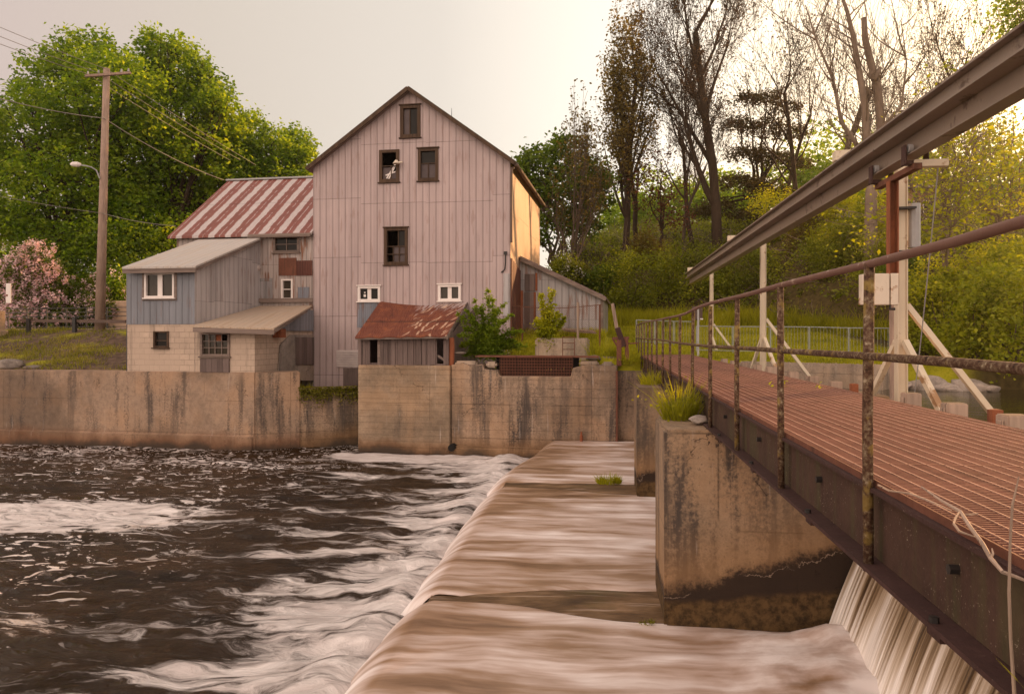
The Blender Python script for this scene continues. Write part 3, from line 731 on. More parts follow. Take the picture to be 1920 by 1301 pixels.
def obl(a, b, z0, z1, th, name, mat, par):
    d_ = (b - a); d_.z = 0; d_.normalize(); n = Vector((-d_.y, d_.x, 0)) * th
    mb = MB(); mb.prism([Vector((p.x, p.y, z0)) for p in (a, b, b + n, a + n)], (0, 0, z1 - z0)); mb.build(name, mat, par, bevel=.03, seg=2)
obl(A1, mid, -1, zt - .01, 1.0, 'angled_face', MT['concrete'], rw)
obl(mid, C1 + (C1 - mid) * .15, -1, onW(600, 729, -3.6).z, 1.0, 'angled_face', MT['concrete_sluice'], rw)

# block under the wooden shack and the sluice wall beside it
WS = -4.35
ua, za = uz(673, 684, WS); ub, _ = uz(845, 684, WS); uc, _ = uz(1157, 690, WS)
zs = za
sb = MB(); sb.bbox(ua, ub, WS - .10, WS + 4.0, -1, zs)
tag(sb.build('foundation_block', MT['concrete_pale'], None, bevel=.03, seg=2), 'pale board marked concrete block carrying the small wooden shack', 'foundation')
sw = thing('sluice_wall', 'dark streaked concrete wall with a screened opening right of the shack block', 'wall', Bp(ub, WS, 0))
top = [(845, 684), (868, 680), (880, 684), (905, 683), (908, 692), (932, 694), (937, 705), (1070, 706), (1074, 690), (1100, 684), (1157, 686)]
pl = [uz(a, b, WS) for a, b in top]
pl = [(max(pl[0][0], ub + .02), pl[0][1])] + pl[1:]
poly = [Bp(pl[0][0], WS, -1)] + [Bp(u_, WS, z_) for u_, z_ in pl] + [Bp(uc, WS, -1)]
mb = MB(); mb.prism(poly, W * .9); mb.build('wall_face', MT['concrete_sluice'], sw, bevel=.02)
# rough footing ledge, and the gate slot at its right end
mb = MB(); mb.bbox(ub + .03, uz(1045, 830, WS)[0], WS - .25, WS + .2, -1, .33); mb.build('footing', MT['concrete_sluice'], sw, bevel=.1, seg=3)
us0, us1 = uc, uz(1215, 690, WS)[0]
mb = MB(); mb.bbox(us0 + .002, us1, WS + .45, WS + 1.3, -1, 3.03); mb.build('gate_slot', MT['concrete_sluice'], sw)
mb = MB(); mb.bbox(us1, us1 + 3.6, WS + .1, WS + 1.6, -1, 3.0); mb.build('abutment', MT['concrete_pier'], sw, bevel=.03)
mb = MB(); mb.bbox(uc - .05, uc + .02, WS - .02, WS + .44, -.2, 3.05); mb.build('gate_guide', MT['rust'], sw)
# loose broken pieces along its top
for (a, b, c, h) in ((852, 893, 681, .16), (910, 930, 684, .22), (1085, 1122, 681, .14), (1128, 1150, 683, .15)):
    u0, z0 = uz(a, c, WS); u1, _ = uz(b, c, WS)
    mb = MB(); mb.bbox(u0, u1, WS + .05, WS + .6, z0 - .1, z0 + h * .5); mb.build('broken_coping', MT['concrete_top'], sw, bevel=.06, seg=2)
mb = MB(); p0 = onW(849, 838, WS - .12); mb.tube([p0 - W * .2, p0 + W * .25], .13, 10); mb.build('drain_hole', MT['dark'], sw)
# the trash rack in the opening
u0, z0 = uz(936, 706, WS); u1, z1 = uz(1073, 671, WS)
tr = thing('trash_rack', 'rusty wire grid screen hanging in the opening of the sluice wall', 'screen', Bp(u0, WS + .15, z0))
mb = MB()
n = 46
for i in range(n + 1):
    x = u0 + (u1 - u0) * i / n; mb.bbox(x - .008, x + .008, WS + .16, WS + .175, z0 + .01, z1)
for i in range(7):
    z = z0 + .03 + (z1 - z0 - .05) * i / 6; mb.bbox(u0, u1, WS + .178, WS + .195, z - .01, z + .01)
mb.build('bars', MT['rust'], tr)
mb = MB(); mb.bbox(u0 - .9, u1 + .9, WS + .12, WS + .85, z1 + .005, z1 + .06); mb.build('cover_plate', MT['rust'], tr)
mb = MB(); mb.bbox(u0 - .2, u1 + .2, WS + .5, WS + .55, z0 - .5, z1); mb.build('dark_backing', MT['dark'], tr)  # near-black sheet added behind the bars for the darkness of the opening

# ------------------------------------------------------------------ walls with openings, windows
def wall(mb, w0, prof, zb, holes, rev=.16):
    us = sorted(set([p[0] for p in prof] + [h[0] for h in holes] + [h[2] for h in holes]))
    us = [x for x in us if prof[0][0] - 1e-6 <= x <= prof[-1][0] + 1e-6]
    pu = [p[0] for p in prof]; pz = [p[1] for p in prof]
    for a, b in zip(us, us[1:]):
        if b - a < 1e-5: continue
        m = (a + b) / 2; hs = sorted([h for h in holes if h[0] < m < h[2]], key=lambda h: h[1])
        z = zb
        for h in hs:
            if h[1] > z: mb.quad(Bp(a, w0, z), Bp(b, w0, z), Bp(b, w0, h[1]), Bp(a, w0, h[1]))
            z = h[3]
        mb.quad(Bp(a, w0, z), Bp(b, w0, z), Bp(b, w0, float(np.interp(b, pu, pz))), Bp(a, w0, float(np.interp(a, pu, pz))))
    for (a, z0, b, z1) in holes:
        for q in (((a, z0), (b, z0)), ((b, z0), (b, z1)), ((b, z1), (a, z1)), ((a, z1), (a, z0))):
            mb.quad(Bp(q[0][0], w0, q[0][1]), Bp(q[1][0], w0, q[1][1]), Bp(q[1][0], w0 + rev, q[1][1]), Bp(q[0][0], w0 + rev, q[0][1]))
def rect(px0, py0, px1, py1, w_):
    u0, z1 = uz(px0, py0, w_); u1, z0 = uz(px1, py1, w_); return (u0, z0, u1, z1)
def window(par, r, w_, fm, pm, fw=.09, vb=(), hb=(), sw_=.035, proud=.05, sill=True, label=None, panes=None, head=False, tilt=0):
    """frame (child of the building) > sash bars, panes"""
    u0, z0, u1, z1 = r; mb = MB(); a, b = w_ - proud, w_ + .10
    mb.bbox(u0 - .01, u0 + fw, a, b, z0, z1); mb.bbox(u1 - fw, u1 + .01, a, b, z0, z1)
    mb.bbox(u0 + fw, u1 - fw, a + .004, b, z1 - fw, z1 - .002); mb.bbox(u0 + fw, u1 - fw, a + .004, b, z0 + .002, z0 + fw)
    if sill: mb.bbox(u0 - .06, u1 + .06, a - .05, a + .1, z0 - .05, z0 - .003)
    if head: mb.bbox(u0 - .06, u1 + .06, a - .04, a + .1, z1 + .003, z1 + .05)
    f = mb.build('window', fm, par, bevel=.008)
    if label: f['label'] = label
    iu0, iu1, iz0, iz1 = u0 + fw, u1 - fw, z0 + fw, z1 - fw
    if vb or hb:
        mb = MB()
        for (v, k0, k1) in vb:
            x = iu0 + (iu1 - iu0) * v; mb.bbox(x - sw_ / 2, x + sw_ / 2, w_ + .015, w_ + .05, iz0 + (iz1 - iz0) * k0, iz0 + (iz1 - iz0) * k1)
        for (h, k0, k1) in hb:
            z = iz0 + (iz1 - iz0) * h; mb.bbox(iu0 + (iu1 - iu0) * k0, iu0 + (iu1 - iu0) * k1, w_ + .012, w_ + .052, z - sw_ / 2, z + sw_ / 2)
        mb.build('sash', fm, f)
    for (a0, b0, a1, b1, m) in (panes if panes is not None else [(0, 0, 1, 1, pm)]):
        mb = MB(); du, dz = iu1 - iu0, iz1 - iz0
        mb.bbox(iu0 + du * a0, iu0 + du * a1, w_ + .062, w_ + .068, iz0 + dz * b0, iz0 + dz * b1)
        mb.build('pane', m, f)
    return f
def grow_holes(*rs): return [(a + .02, b + .02, c - .02, d - .02) for a, b, c, d in rs]

# ------------------------------------------------------------------ the mill
ul = uz(587, 600, 0)[0]; zEl = uz(587, 309, 0)[1]; zEr = uz(957, 297, 0)[1]
ua_, zA = uz(765, 166, 0)
# depth of the mill from the far end of its right side wall
r_ = ray(1012, 450); t_ = (O.dot(U)) / (r_.x * U.x + r_.y * U.y); DM = uw(r_ * t_)[1]
mill = thing('mill', 'tall grey metal clad mill with a steep gable facing the river', 'building', Bp(ul / 2, 0, 2))
rs = {'gab': rect(751, 199, 788, 257, 0), 'l': rect(711.5, 282, 748.5, 341, 0), 'r': rect(784, 279.5, 821.5, 338.5, 0), 'm': rect(721, 428, 764.5, 496, 0),
      'w1': rect(671.5, 537, 713, 565, 0), 'w2': rect(822, 534, 864, 564, 0)}
bd = rect(644, 690, 672, 724, 0)
mb = MB(); wall(mb, 0, [(ul, zEl), (ua_, zA), (0, zEr)], 1.9, grow_holes(*rs.values()))
mb.build('wall', MT['siding'], mill)
mb = MB()
mb.quad(Bp(0, 0, 1.9), Bp(0, DM, 1.9), Bp(0, DM, zEr), Bp(0, 0, zEr))
mb.build('side_wall', MT['siding_sun_tint'], mill)['label'] = 'right side wall, its siding tinted orange for low sunlight'
mb = MB(); mb.quad(Bp(ul, 0, 1.9), Bp(ul, DM, 1.9), Bp(ul, DM, zEl), Bp(ul, 0, zEl)); mb.add([Bp(ul, DM, 1.9), Bp(0, DM, 1.9), Bp(0, DM, zEr), Bp(ua_, DM, zA), Bp(ul, DM, zEl)], [(0, 1, 2, 3, 4)])
mb.build('back_wall', MT['siding'], mill)
def roofp(px, py): return uz(px, py, -.25)
e0 = roofp(575, 314); e1 = roofp(765, 162); e2 = roofp(965.5, 302)
th = .13
mb = MB()
sec = [(e0[0], e0[1] - .02), (e1[0], e1[1]), (e2[0], e2[1]), (e2[0], e2[1] - th), (e1[0], e1[1] - th * 1.25), (e0[0], e0[1] - th)]
mb.prism([Bp(a, -.25, z) for a, z in sec], W * (DM + .5)); rf = mb.build('roof', MT['dark_roof'], mill)
mb = MB()
for a, b in ((e0, e1), (e1, e2)):
    pa = Bp(a[0], -.30, a[1] - .09); pb = Bp(b[0], -.30, b[1] - .09); mb.bar(pa, pb, .06, .17)
mb.build('barge_board', MT['wood_frame'], rf)
mb = MB(); q = Bp(*[uz(833.5, 214, 0)[0], 0, uz(833.5, 214, 0)[1]]); mb.tube([q + W * 1.2, q + W * 1.2 + Vector((0, 0, .62))], [.02, .008], 6); mb.tube([q + W * 1.2 - Vector((0, 0, .2)), q + W * 1.2 + Vector((0, 0, .1))], .045, 8)
mb.build('lightning_rod', MT['black_metal'], rf)
GD, GW, GDu = MT['dark'], MT['glass_warm'], MT['glass_dusty']
window(mill, rs['gab'], 0, MT['wood_frame'], GDu, .13, vb=((.45, 0, 1),), panes=[(0, 0, .45, 1, GDu), (.45, 0, 1, 1, MT['glass'])], head=True)
f = window(mill, rs['l'], 0, MT['wood_frame'], GDu, .13, hb=((.5, 0, 1),), vb=((.62, 0, .5),), panes=[(.0, 0, .6, .45, GDu), (.62, 0, 1, .3, GDu)], label='broken window with a lamp on its frame')
u0, z0, u1, z1 = rs['l']
mb = MB()
for (a, b, c, d_) in ((.35, .12, .75, .55), (.45, .10, .85, .60), (.30, .22, .9, .35)):
    mb.bar(Bp(u0 + (u1 - u0) * a, .04, z0 + (z1 - z0) * b), Bp(u0 + (u1 - u0) * c, .08, z0 + (z1 - z0) * d_), .02, .05)
mb.build('broken_slat', MT['white'], f)
mb = MB(); c_ = Bp(*[uz(746, 307, 0)[0], -.20, uz(746, 307, 0)[1]])
mb.tube([c_ + W * .22, c_], .035, 8); mb.tube([c_ + Vector((0, 0, .10)), c_ + Vector((0, 0, .03)), c_ - Vector((0, 0, .05))], [.05, .10, .17], 12); mb.tube([c_ + U * .1, c_ + U * .27], .04, 8)
mb.build('wall_lamp', MT['foam_box'], f)
window(mill, rs['r'], 0, MT['wood_frame'], GDu, .12, hb=((.55, 0, 1),), vb=((.5, 0, .55),), panes=[(0, 0, 1, .55, GDu), (0, .55, 1, 1, MT['glass'])], head=True)
window(mill, rs['m'], 0, MT['wood_frame'], GDu, .12, hb=((.5, 0, 1), (.25, 0, 1)), vb=((.62, .5, 1), (.33, 0, .5), (.66, 0, .5)), panes=[(.33, 0, 1, .5, GDu), (.64, .5, 1, 1, MT['glass'])], head=True, label='half open sash window with missing panes')
for k in ('w1', 'w2'):
    r = rs[k]; pm = GW if k == 'w2' else MT['glass']
    f = window(mill, r, 0, MT['white'], pm, .10, vb=((.5, 0, 1),), sw_=.17, panes=[(0, 0, .5, 1, pm), (.5, 0, 1, 1, pm)], head=True, label='small white casement window')
    mb = MB()
    for s in (.18, .82):
        pass
    if k == 'w1':
        mb = MB(); x = r[0] + (r[2] - r[0]) * .28; z = (r[1] + r[3]) / 2; mb.bbox(x - .05, x + .05, .055, .06, z - .13, z - .02); mb.bbox(x - .03, x + .03, .055, .06, z + .03, z + .09)
        mb.build('paper_notice', MT['white'], f)
# cladding patches, louvre, boarded door
r = rect(670, 566.5, 712, 614, 0); mb = MB(); mb.bbox(r[0], r[2], -.03, -.004, r[1], r[3]); mb.build('patch_panel', MT['patch_blue'], mill)
r = rect(631.5, 656, 673, 688, 0); mb = MB()
for i in range(7):
    z0 = r[1] + (r[3] - r[1]) * i / 7; z1 = r[1] + (r[3] - r[1]) * (i + 1) / 7
    mb.hexa([Bp(r[0], -.055, z0), Bp(r[2], -.055, z0), Bp(r[2], -.004, z0), Bp(r[0], -.004, z0), Bp(r[0], -.025, z1 - .01), Bp(r[2], -.025, z1 - .01), Bp(r[2], -.004, z1 - .01), Bp(r[0], -.004, z1 - .01)])
mb.build('louvre', MT['louvre'], mill)
mb = MB(); mb.bbox(bd[0], bd[2], -.03, -.004, bd[1], bd[3]); mb.build('boarded_door', MT['wood_grey'], mill)
# downpipe on the right corner and the gutter along the right eave
mb = MB(); q0 = Bp(.03, -.06, zEr - .45); q1 = uz(958, 455, -.06)
mb.tube([Bp(e2[0] - .05, -.1, e2[1] - .25), Bp(.08, -.07, zEr - .42), Bp(.05, -.07, zEr - .7), Bp(.05, -.07, q1[1])], .055, 8)
mb.build('downpipe', MT['brown_trim'], mill)
mb = MB(); mb.tube([Bp(e2[0] + .03, -.2, e2[1] - .12), Bp(e2[0] + .03, DM + .2, e2[1] - .12)], .08, 8); mb.build('gutter', MT['brown_trim'], mill)
pts = [onW(947.5, 476, -.05), onW(947.5, 492, -.05), onW(946.5, 505, -.05), onW(940, 511, -.05)]
mb = MB(); mb.tube(pts, .03, 6); mb.bbox(*[pts[0] and uz(945, 476, -.06)[0], uz(950.5, 476, -.06)[0]], -.1, -.005, uz(945, 478, 0)[1], uz(945, 472, 0)[1]); mb.build('service_cable', MT['black_metal'], mill)
# corner flashing strip, lower right
r = rect(944, 513, 956, 592, 0); mb = MB(); mb.bbox(r[0], r[2], -.035, -.004, r[1], r[3]); mb.build('corner_flashing', MT['siding_pale'], mill)
# rusty sheet strips low on the right side wall
mb = MB(); zq = onW(957, 484, 0).z
for i in range(6):
    w0 = .05 + i * .42; mb.hexa([Bp(.004, w0, 3.2), Bp(.05, w0, 3.2), Bp(.05, w0 + .36, 3.2), Bp(.004, w0 + .36, 3.2), Bp(.004, w0, zq - .06 * i), Bp(.05, w0, zq - .06 * i), Bp(.05, w0 + .36, zq - .06 * i), Bp(.004, w0 + .36, zq - .06 * i)])
mb.build('rusty_strips', MT['patch_rust'], mill)

# ------------------------------------------------------------------ the striped wing left of the mill
WW = .12
wl = uz(322, 500, WW)[0]; wr = ul + .0
e_l = onW(321, 443, WW - .3); e_r = onW(586, 437, WW - .3); ze = (e_l.z + e_r.z) / 2
DW = 9.2
zr = P(430, 334, 36.6).z
wing = thing('mill_wing', 'lower wing with a red and silver striped metal roof joined to the tall mill', 'building', Bp((wl + wr) / 2, 3, 2))
rw1 = rect(513, 443, 561, 473, WW); rw2 = rect(528, 523.5, 549, 561.5, WW)
mb = MB(); wall(mb, WW, [(wl + .25, ze + .2), (wr, ze + .2)], 1.9, grow_holes(rw1, rw2)); mb.build('wall', MT['siding_wing'], wing)
mb = MB(); mb.add([Bp(wl + .25, WW, 1.9), Bp(wl + .25, WW + DW, 1.9), Bp(wl + .25, WW + DW, ze), Bp(wl + .25, WW + DW / 2, zr - .1), Bp(wl + .25, WW, ze)], [(0, 1, 2, 3, 4)])
mb.build('end_wall', MT['siding_wing'], wing)
mb = MB(); sec = [(WW - .3, ze), (WW + DW / 2, zr), (WW + DW + .3, ze), (WW + DW + .3, ze - .1), (WW + DW / 2, zr - .12), (WW - .3, ze - .1)]
mb.prism([Bp(wl, a, z) for a, z in sec], U * (wr - wl - .01)); rf = mb.build('roof', MT['striped'], wing)
mb = MB(); mb.bbox(wl - .05, wr - .02, WW + DW / 2 - .13, WW + DW / 2 + .13, zr - .02, zr + .06); mb.build('ridge_cap', MT['grey_metal'], rf)
mb = MB(); mb.bbox(uz(464, 440, WW - .36)[0], wr - .02, WW - .36, WW - .305, ze - .16, ze + .0); mb.build('fascia', MT['wood_fascia'], rf)
window(wing, rw1, WW, MT['wood_fascia'], MT['glass'], .09, vb=((.5, 0, 1),), hb=((.5, 0, 1),))
f = window(wing, rw2, WW, MT['white'], GW, .07, hb=((.5, 0, 1),), label='narrow white sash window')
for (nm, a, mt) in (('rust_panel', (523, 484, 556, 516.5), 'rust'), ('red_panel', (556.5, 489, 586, 516.5), 'patch_rust'), ('patch_panel', (559, 538.5, 580, 561), 'patch_blue'), ('patch_panel', (480, 522, 511, 560.5), 'siding_shed')):
    r = rect(*a, WW); mb = MB(); mb.bbox(r[0], min(r[2], wr - .01), WW - .035, WW - .004, r[1], r[3]); mb.build(nm, MT[mt], wing)
r = rect(468, 560, 586, 567, WW); mb = MB(); mb.bbox(r[0], wr - .01, WW - .12, WW - .004, r[1], r[3]); mb.build('ledge', MT['wood_fascia'], wing)
mb = MB(); c_ = Bp(*[uz(486, 503, WW)[0], WW - .16, uz(486, 503, WW)[1]])
for i in range(1): mb.tube([c_ + W * .15, c_ + W * .08, c_, c_ - W * .07, c_ - W * .1], [.07, .13, .15, .11, .03], 12)
mb.build('wall_vent', MT['louvre'], wing)

# ------------------------------------------------------------------ blue-grey lean-to on its block base
WL = WR + .02
lean = thing('lean_to', 'blue grey sided lean-to on a painted block base at the left of the mill', 'building', Bp(uz(300, 600, WL)[0], WL, zt))
lu0 = uz(237, 600, WL)[0]; lu1 = uz(365, 600, WL)[0]; zb_ = uz(300, 608, WL)[1]; ztop = uz(300, 502, WL)[1]
rl = rect(272, 512, 327, 558, WL)
mb = MB(); wall(mb, WL, [(lu0, ztop), (lu1, ztop)], zb_, grow_holes(rl)); mb.build('wall', MT['siding_blue'], lean)
f0 = onW(229, 497, WL - .35); f1 = onW(366.5, 498.5, WL - .35); b0 = onW(335, 448.5, WW - .31); b1 = onW(465, 447, WW - .31)
mb = MB(); zz = lambda w_: f1.z + (b1.z - f1.z) * (w_ - (WL - .35)) / (WW - .31 - WL + .35)
mb.quad(Bp(lu1, WL, zt), Bp(lu1, WW, zt), Bp(lu1, WW, zz(WW) - .1), Bp(lu1, WL, zz(WL) - .1)); mb.build('side_wall', MT['siding_pale'], lean)
mb = MB(); mb.quad(Bp(lu0, WL, zt), Bp(lu0, WW, zt), Bp(lu0, WW, zz(WW) - .1), Bp(lu0, WL, zz(WL) - .1)); mb.build('side_wall', MT['siding_blue'], lean)
u_f0, u_f1 = uw(f0)[0], uw(f1)[0]; 
mb = MB(); mb.prism([Bp(u_f0, WL - .35, f1.z), Bp(u_f1, WL - .35, f1.z), Bp(lu1 + .18, WW - .31, b1.z), Bp(u_f0, WW - .31, b1.z)], (0, 0, -.07)); rf = mb.build('roof', MT['pale_roof'], lean)
mb = MB(); mb.bbox(u_f0, u_f1, WL - .345, WL - .28, f1.z - .24, f1.z - .075); mb.bar(Bp(u_f1 - .02, WL - .30, f1.z - .13), Bp(lu1 + .16, WW - .35, b1.z - .13), .04, .11); mb.build('fascia', MT['wood_fascia'], rf)
f = window(lean, rl, WL, MT['white'], GW, .07, vb=((.5, 0, 1),), sw_=.2, label='white framed double window')
mb = MB(); a, b, c, d_ = rl; e = .11
mb.bbox(a - e, a - .012, WL - .03, WL - .003, b - e, d_ + e); mb.bbox(c + .012, c + e, WL - .03, WL - .003, b - e, d_ + e); mb.bbox(a - .01, c + .01, WL - .03, WL - .003, d_ + .004, d_ + e); mb.bbox(a - .01, c + .01, WL - .03, WL - .003, b - e, b - .055)
mb.build('casing', MT['wood_fascia'], f)
rb = rect(288, 621, 315.5, 651.5, WL); bu1 = uz(370, 650, WL)[0]
mb = MB(); wall(mb, WL + .02, [(lu0 + .02, zb_), (bu1, zb_)], zt - .2, grow_holes(rb), .2); mb.quad(Bp(lu0 + .02, WL + .02, zt - .2), Bp(lu0 + .02, WW, zt - .2), Bp(lu0 + .02, WW, zb_), Bp(lu0 + .02, WL + .02, zb_))
mb.build('block_base', MT['block'], lean)
window(lean, rb, WL + .02, MT['wood_frame'], MT['glass'], .06, hb=((.4, 0, 1),))
mb = MB(); mb.tube([onW(411, 476, WL + 2.4), onW(411, 520, WL + 2.4)], .03, 6); mb.build('conduit', MT['brown_trim'], lean)

# ------------------------------------------------------------------ block wash house with tan roof
wash = thing('block_lean_to', 'low block lean-to with a tan ribbed metal roof below the striped wing', 'building', Bp(uz(430, 650, WL)[0], WL, zt))
tu1 = uz(477, 650, WL)[0]; ztp = uz(440, 617, WL)[1]
rt = rect(376.5, 623.5, 431, 668, WL + .02)
rp = rect(376.5, 668.5, 431, 698, WL + .02)
mb = MB(); wall(mb, WL + .02, [(bu1 + .002, ztp), (tu1, ztp)], zt - .2, grow_holes(rt), .2)
g0 = onW(361, 610.5, WL - .5); g1 = onW(513, 615.5, WL - .5); h0 = onW(468, 567.5, WW - .13); h1 = onW(586, 573, WW - .13)
u_g1 = uw(g1)[0]
mb.add([Bp(tu1, WL + .02, zt - .2), Bp(tu1 + .1, -.01, zt - .6), Bp(tu1 + .1, -.01, h1.z - .1), Bp(tu1, WL + .02, ztp + .12)], [(0, 1, 2, 3)])
mb.build('block_wall', MT['block'], wash)
# rendered patch and boarded door on the right side
def sd(w_, z): return Bp(tu1 + .02 + .1 * (w_ - WL) / -WL + .02, w_, z)
zf = zt - .1
mb = MB(); mb.prism([sd(WL + 1.6, zf - .3), sd(-.05, zf - .5), sd(-.05, zf + 1.5), sd(WL + 2.6, zf + 1.5), sd(WL + 1.8, zf + 1.1)], U * .03); mb.build('rendered_patch', MT['render'], wash)
mb = MB(); mb.prism([sd(-1.7, zf + .25), sd(-.1, zf + .2), sd(-.1, zf + 1.4), sd(-1.7, zf + 1.4)], U * .07); mb.build('boarded_door', MT['wood_grey'], wash)
mb = MB(); mb.prism([sd(WL + 1.0, ztp - .05), sd(-.1, ztp - .05), sd(-.1, h1.z - .2), sd(-.9, h1.z - .22)], U * .05); mb.build('gable_sheet', MT['siding_blue'], wash)
mb = MB(); c_ = sd(WL + 1.5, ztp - .15); mb.box(c_ + U * .15, (.3, .5, .35)); mb.build('rusty_duct', MT['rust_red'], wash)
mb = MB(); mb.prism([g0, g1, Bp(uw(h1)[0] - .02, WW - .13, h1.z), Bp(lu1 + .02, WW - .13, h1.z), Bp(lu1 + .02, WL + .6, g1.z + (h1.z - g1.z) * .2)], (0, 0, -.06))
rf = mb.build('roof', MT['tan_roof'], wash)
mb = MB(); mb.bar(g0 + Vector((0, 0, -.15)) + W * .04, g1 + Vector((0, 0, -.15)) + W * .04, .05, .17); mb.bar(g1 + Vector((0, 0, -.12)) + W * .05, Bp(uw(h1)[0] - .05, WW - .2, h1.z - .12), .04, .1); mb.build('fascia', MT['wood_fascia'], rf)
f = window(wash, rt, WL + .02, MT['wood_fascia'], GW, .08, vb=((.48, 0, 1), (.24, 0, 1), (.74, 0, 1)), hb=((.33, 0, 1), (.66, 0, 1)), sw_=.03, label='many paned old window', panes=[(0, 0, .48, 1, GW), (.5, 0, 1, .66, GW), (.5, .66, .74, 1, MT['rust_red'])])
mb = MB(); mb.bbox(rp[0], rp[2], WL - .03, WL + .015, rp[1], rp[3] - .06); mb.build('board_panel', MT['wood_grey'], wash)

# ------------------------------------------------------------------ wooden shack on the pale block
shack = thing('plank_shack', 'small grey plank shack with a rusted sheet roof against the mill front', 'shed', Bp((ua + ub) / 2, WS, zs))
WK = WS + .05
s0 = uz(674, 660, WK)[0]; s1 = uz(841, 660, WK)[0]; zk = uz(760, 634, WK)[1]
d1 = rect(692, 635, 708, 680, WK); d2 = rect(819, 635, 833, 682, WK)
mb = MB(); wall(mb, WK, [(s0, zk), (s1, zk)], zs, [d1, d2], .05); mb.build('plank_wall', MT['wood_grey'], shack)
mb = MB()
for a in (677, 683, 690, 716, 723, 737, 752, 760, 771, 786, 797, 803, 812, 837):   # overlapping boards
    u_ = uz(a, 660, WK)[0]; z_ = zs + random.uniform(-.04, .05); mb.bbox(u_ - .1, u_ + .09, WK - .04, WK - .004 - random.uniform(0, .02), z_, zk - random.uniform(0, .06))
mb.build('cover_boards', MT['wood_grey'], shack)
mb = MB()
u_ = uz(711, 660, WK)[0]; mb.bbox(u_ - .05, u_ + .05, WK - .05, WK + .04, zs, zk); mb.build('door_post', MT['wood_fascia'], shack); mb = MB()
u_ = uz(826, 675, WK)[0]; mb.bar(Bp(u_ - .14, WK + .08, zs + .35), Bp(u_ + .13, WK + .06, zs + .2), .04, .09)
mb.build('loose_board', MT['wood_fascia'], shack)
k0 = onW(665.5, 632, WK - .35); k1 = onW(838, 629, WK - .35); t0 = onW(713, 565, -.04); t1 = onW(876, 566, -.04); tm = onW(765, 570, -.04)
N_ = 14; rows = 7; vs = []
for j in range(rows + 1):
    for i in range(N_ + 1):
        a = k0.lerp(k1, i / N_); b = t0.lerp(t1, i / N_); q = a.lerp(b, j / rows)
        q.z -= .16 * math.sin(PI * i / N_) * (j / rows) + .05 * math.sin(i * 2.1) * (1 - j / rows) * .5
        vs.append(q)
mb = MB(); nn = N_ + 1
mb.add(vs + [q - Vector((0, 0, .04)) for q in vs], [(j * nn + i, j * nn + i + 1, (j + 1) * nn + i + 1, (j + 1) * nn + i) for j in range(rows) for i in range(N_)] +
       [(len(vs) + j * nn + i, len(vs) + (j + 1) * nn + i, len(vs) + (j + 1) * nn + i + 1, len(vs) + j * nn + i + 1) for j in range(rows) for i in range(N_)] +
       [(i, len(vs) + i, len(vs) + i + 1, i + 1) for i in range(N_)])
rf = mb.build('roof', MT['rust_roof'], shack)
mb = MB(); mb.bar(k1 + Vector((0, 0, -.08)), t1 + Vector((0, 0, -.09)), .05, .14); mb.bar(k0 + Vector((0, 0, -.06)) + W * .05, k1 + Vector((0, 0, -.06)) + W * .05, .04, .08); mb.build('barge_board', MT['wood_fascia'], rf)
mb = MB(); mb.add([Bp(s1, WK, zs), Bp(s1 + .1, -.02, zs), Bp(s1 + .1, -.02, t1.z - .15), Bp(s1, WK, zk + .05)], [(0, 1, 2, 3)]); mb.build('side_wall', MT['wood_grey'], shack); mb = MB(); mb.add([Bp(s0, WK, zs), Bp(s0, -.02, zs), Bp(s0, -.02, t1.z - .2), Bp(s0, WK, zk)], [(0, 1, 2, 3)])
mb.build('side_wall', MT['wood_grey'], shack)
mb = MB(); q = Bp(s1 + .08, WK + .1, zs); mb.tube([q, q + Vector((.02, 0, .6)), q + Vector((0, 0, 1.0))], .10, 8); mb.build('rusty_drum_pipe', MT['rust_red'], shack)

# ------------------------------------------------------------------ side shed right of the mill
WD = 2.5
shed = thing('side_shed', 'low weathered shed with a single slope roof against the right side of the mill', 'shed', Bp(1.8, WD, 4))
d0 = uz(973, 560, WD)[0]; d1_ = uz(1131, 560, WD)[0]; zt0 = uz(962, 486, WD)[1]; zt1 = uz(1131, 553, WD)[1]
mb = MB(); wall(mb, WD, [(d0, zt0), (d1_, zt1)], 3.0, []); mb.build('wall', MT['siding_shed'], shed)
mb = MB(); mb.quad(Bp(d1_, WD, 3), Bp(d1_, WD + 6, 3), Bp(d1_, WD + 6, zt1), Bp(d1_, WD, zt1)); mb.build('end_wall', MT['siding_shed'], shed)
mb = MB(); a = Bp(.06, WD - .25, onW(958, 481, WD).z); b = onW(1136, 556, WD - .25)
mb.prism([a, b, b + Vector((0, 0, -.09)), a + Vector((0, 0, -.09))], W * 6.6); rf = mb.build('roof', MT['dark_roof'], shed)
mb = MB(); mb.bar(a + Vector((0, 0, -.16)), b + Vector((0, 0, -.14)), .05, .13); mb.build('barge_board', MT['wood_fascia'], rf)
r = rect(984, 514, 1003, 546, WD); mb = MB(); mb.bbox(r[0], r[2], WD - .05, WD - .004, r[1], r[3]); r2 = rect(983, 548, 1001, 620, WD); mb.bbox(r2[0], r2[2], WD - .05, WD - .004, r2[1], r2[3]); mb.build('plank_door', MT['wood_grey'], shed)
mb = MB(); r = rect(1004, 512, 1008, 545, WD); mb.bbox(r[0], r[2], WD - .06, WD - .004, r[1], r[3]); r = rect(976, 545, 981, 620, WD); mb.bbox(r[0], r[2], WD - .06, WD - .004, r[1], r[3]); r = rect(1001, 548, 1005, 605, WD); mb.bbox(r[0], r[2], WD - .06, WD - .004, r[1], r[3]); mb.build('rust_strip', MT['rust_red'], shed)
mb = MB(); r = rect(1126, 556, 1131, 626, WD); mb.bbox(r[0], r[2], WD - .06, WD - .004, r[1], r[3]); mb.build('corner_board', MT['wood_fascia'], shed)
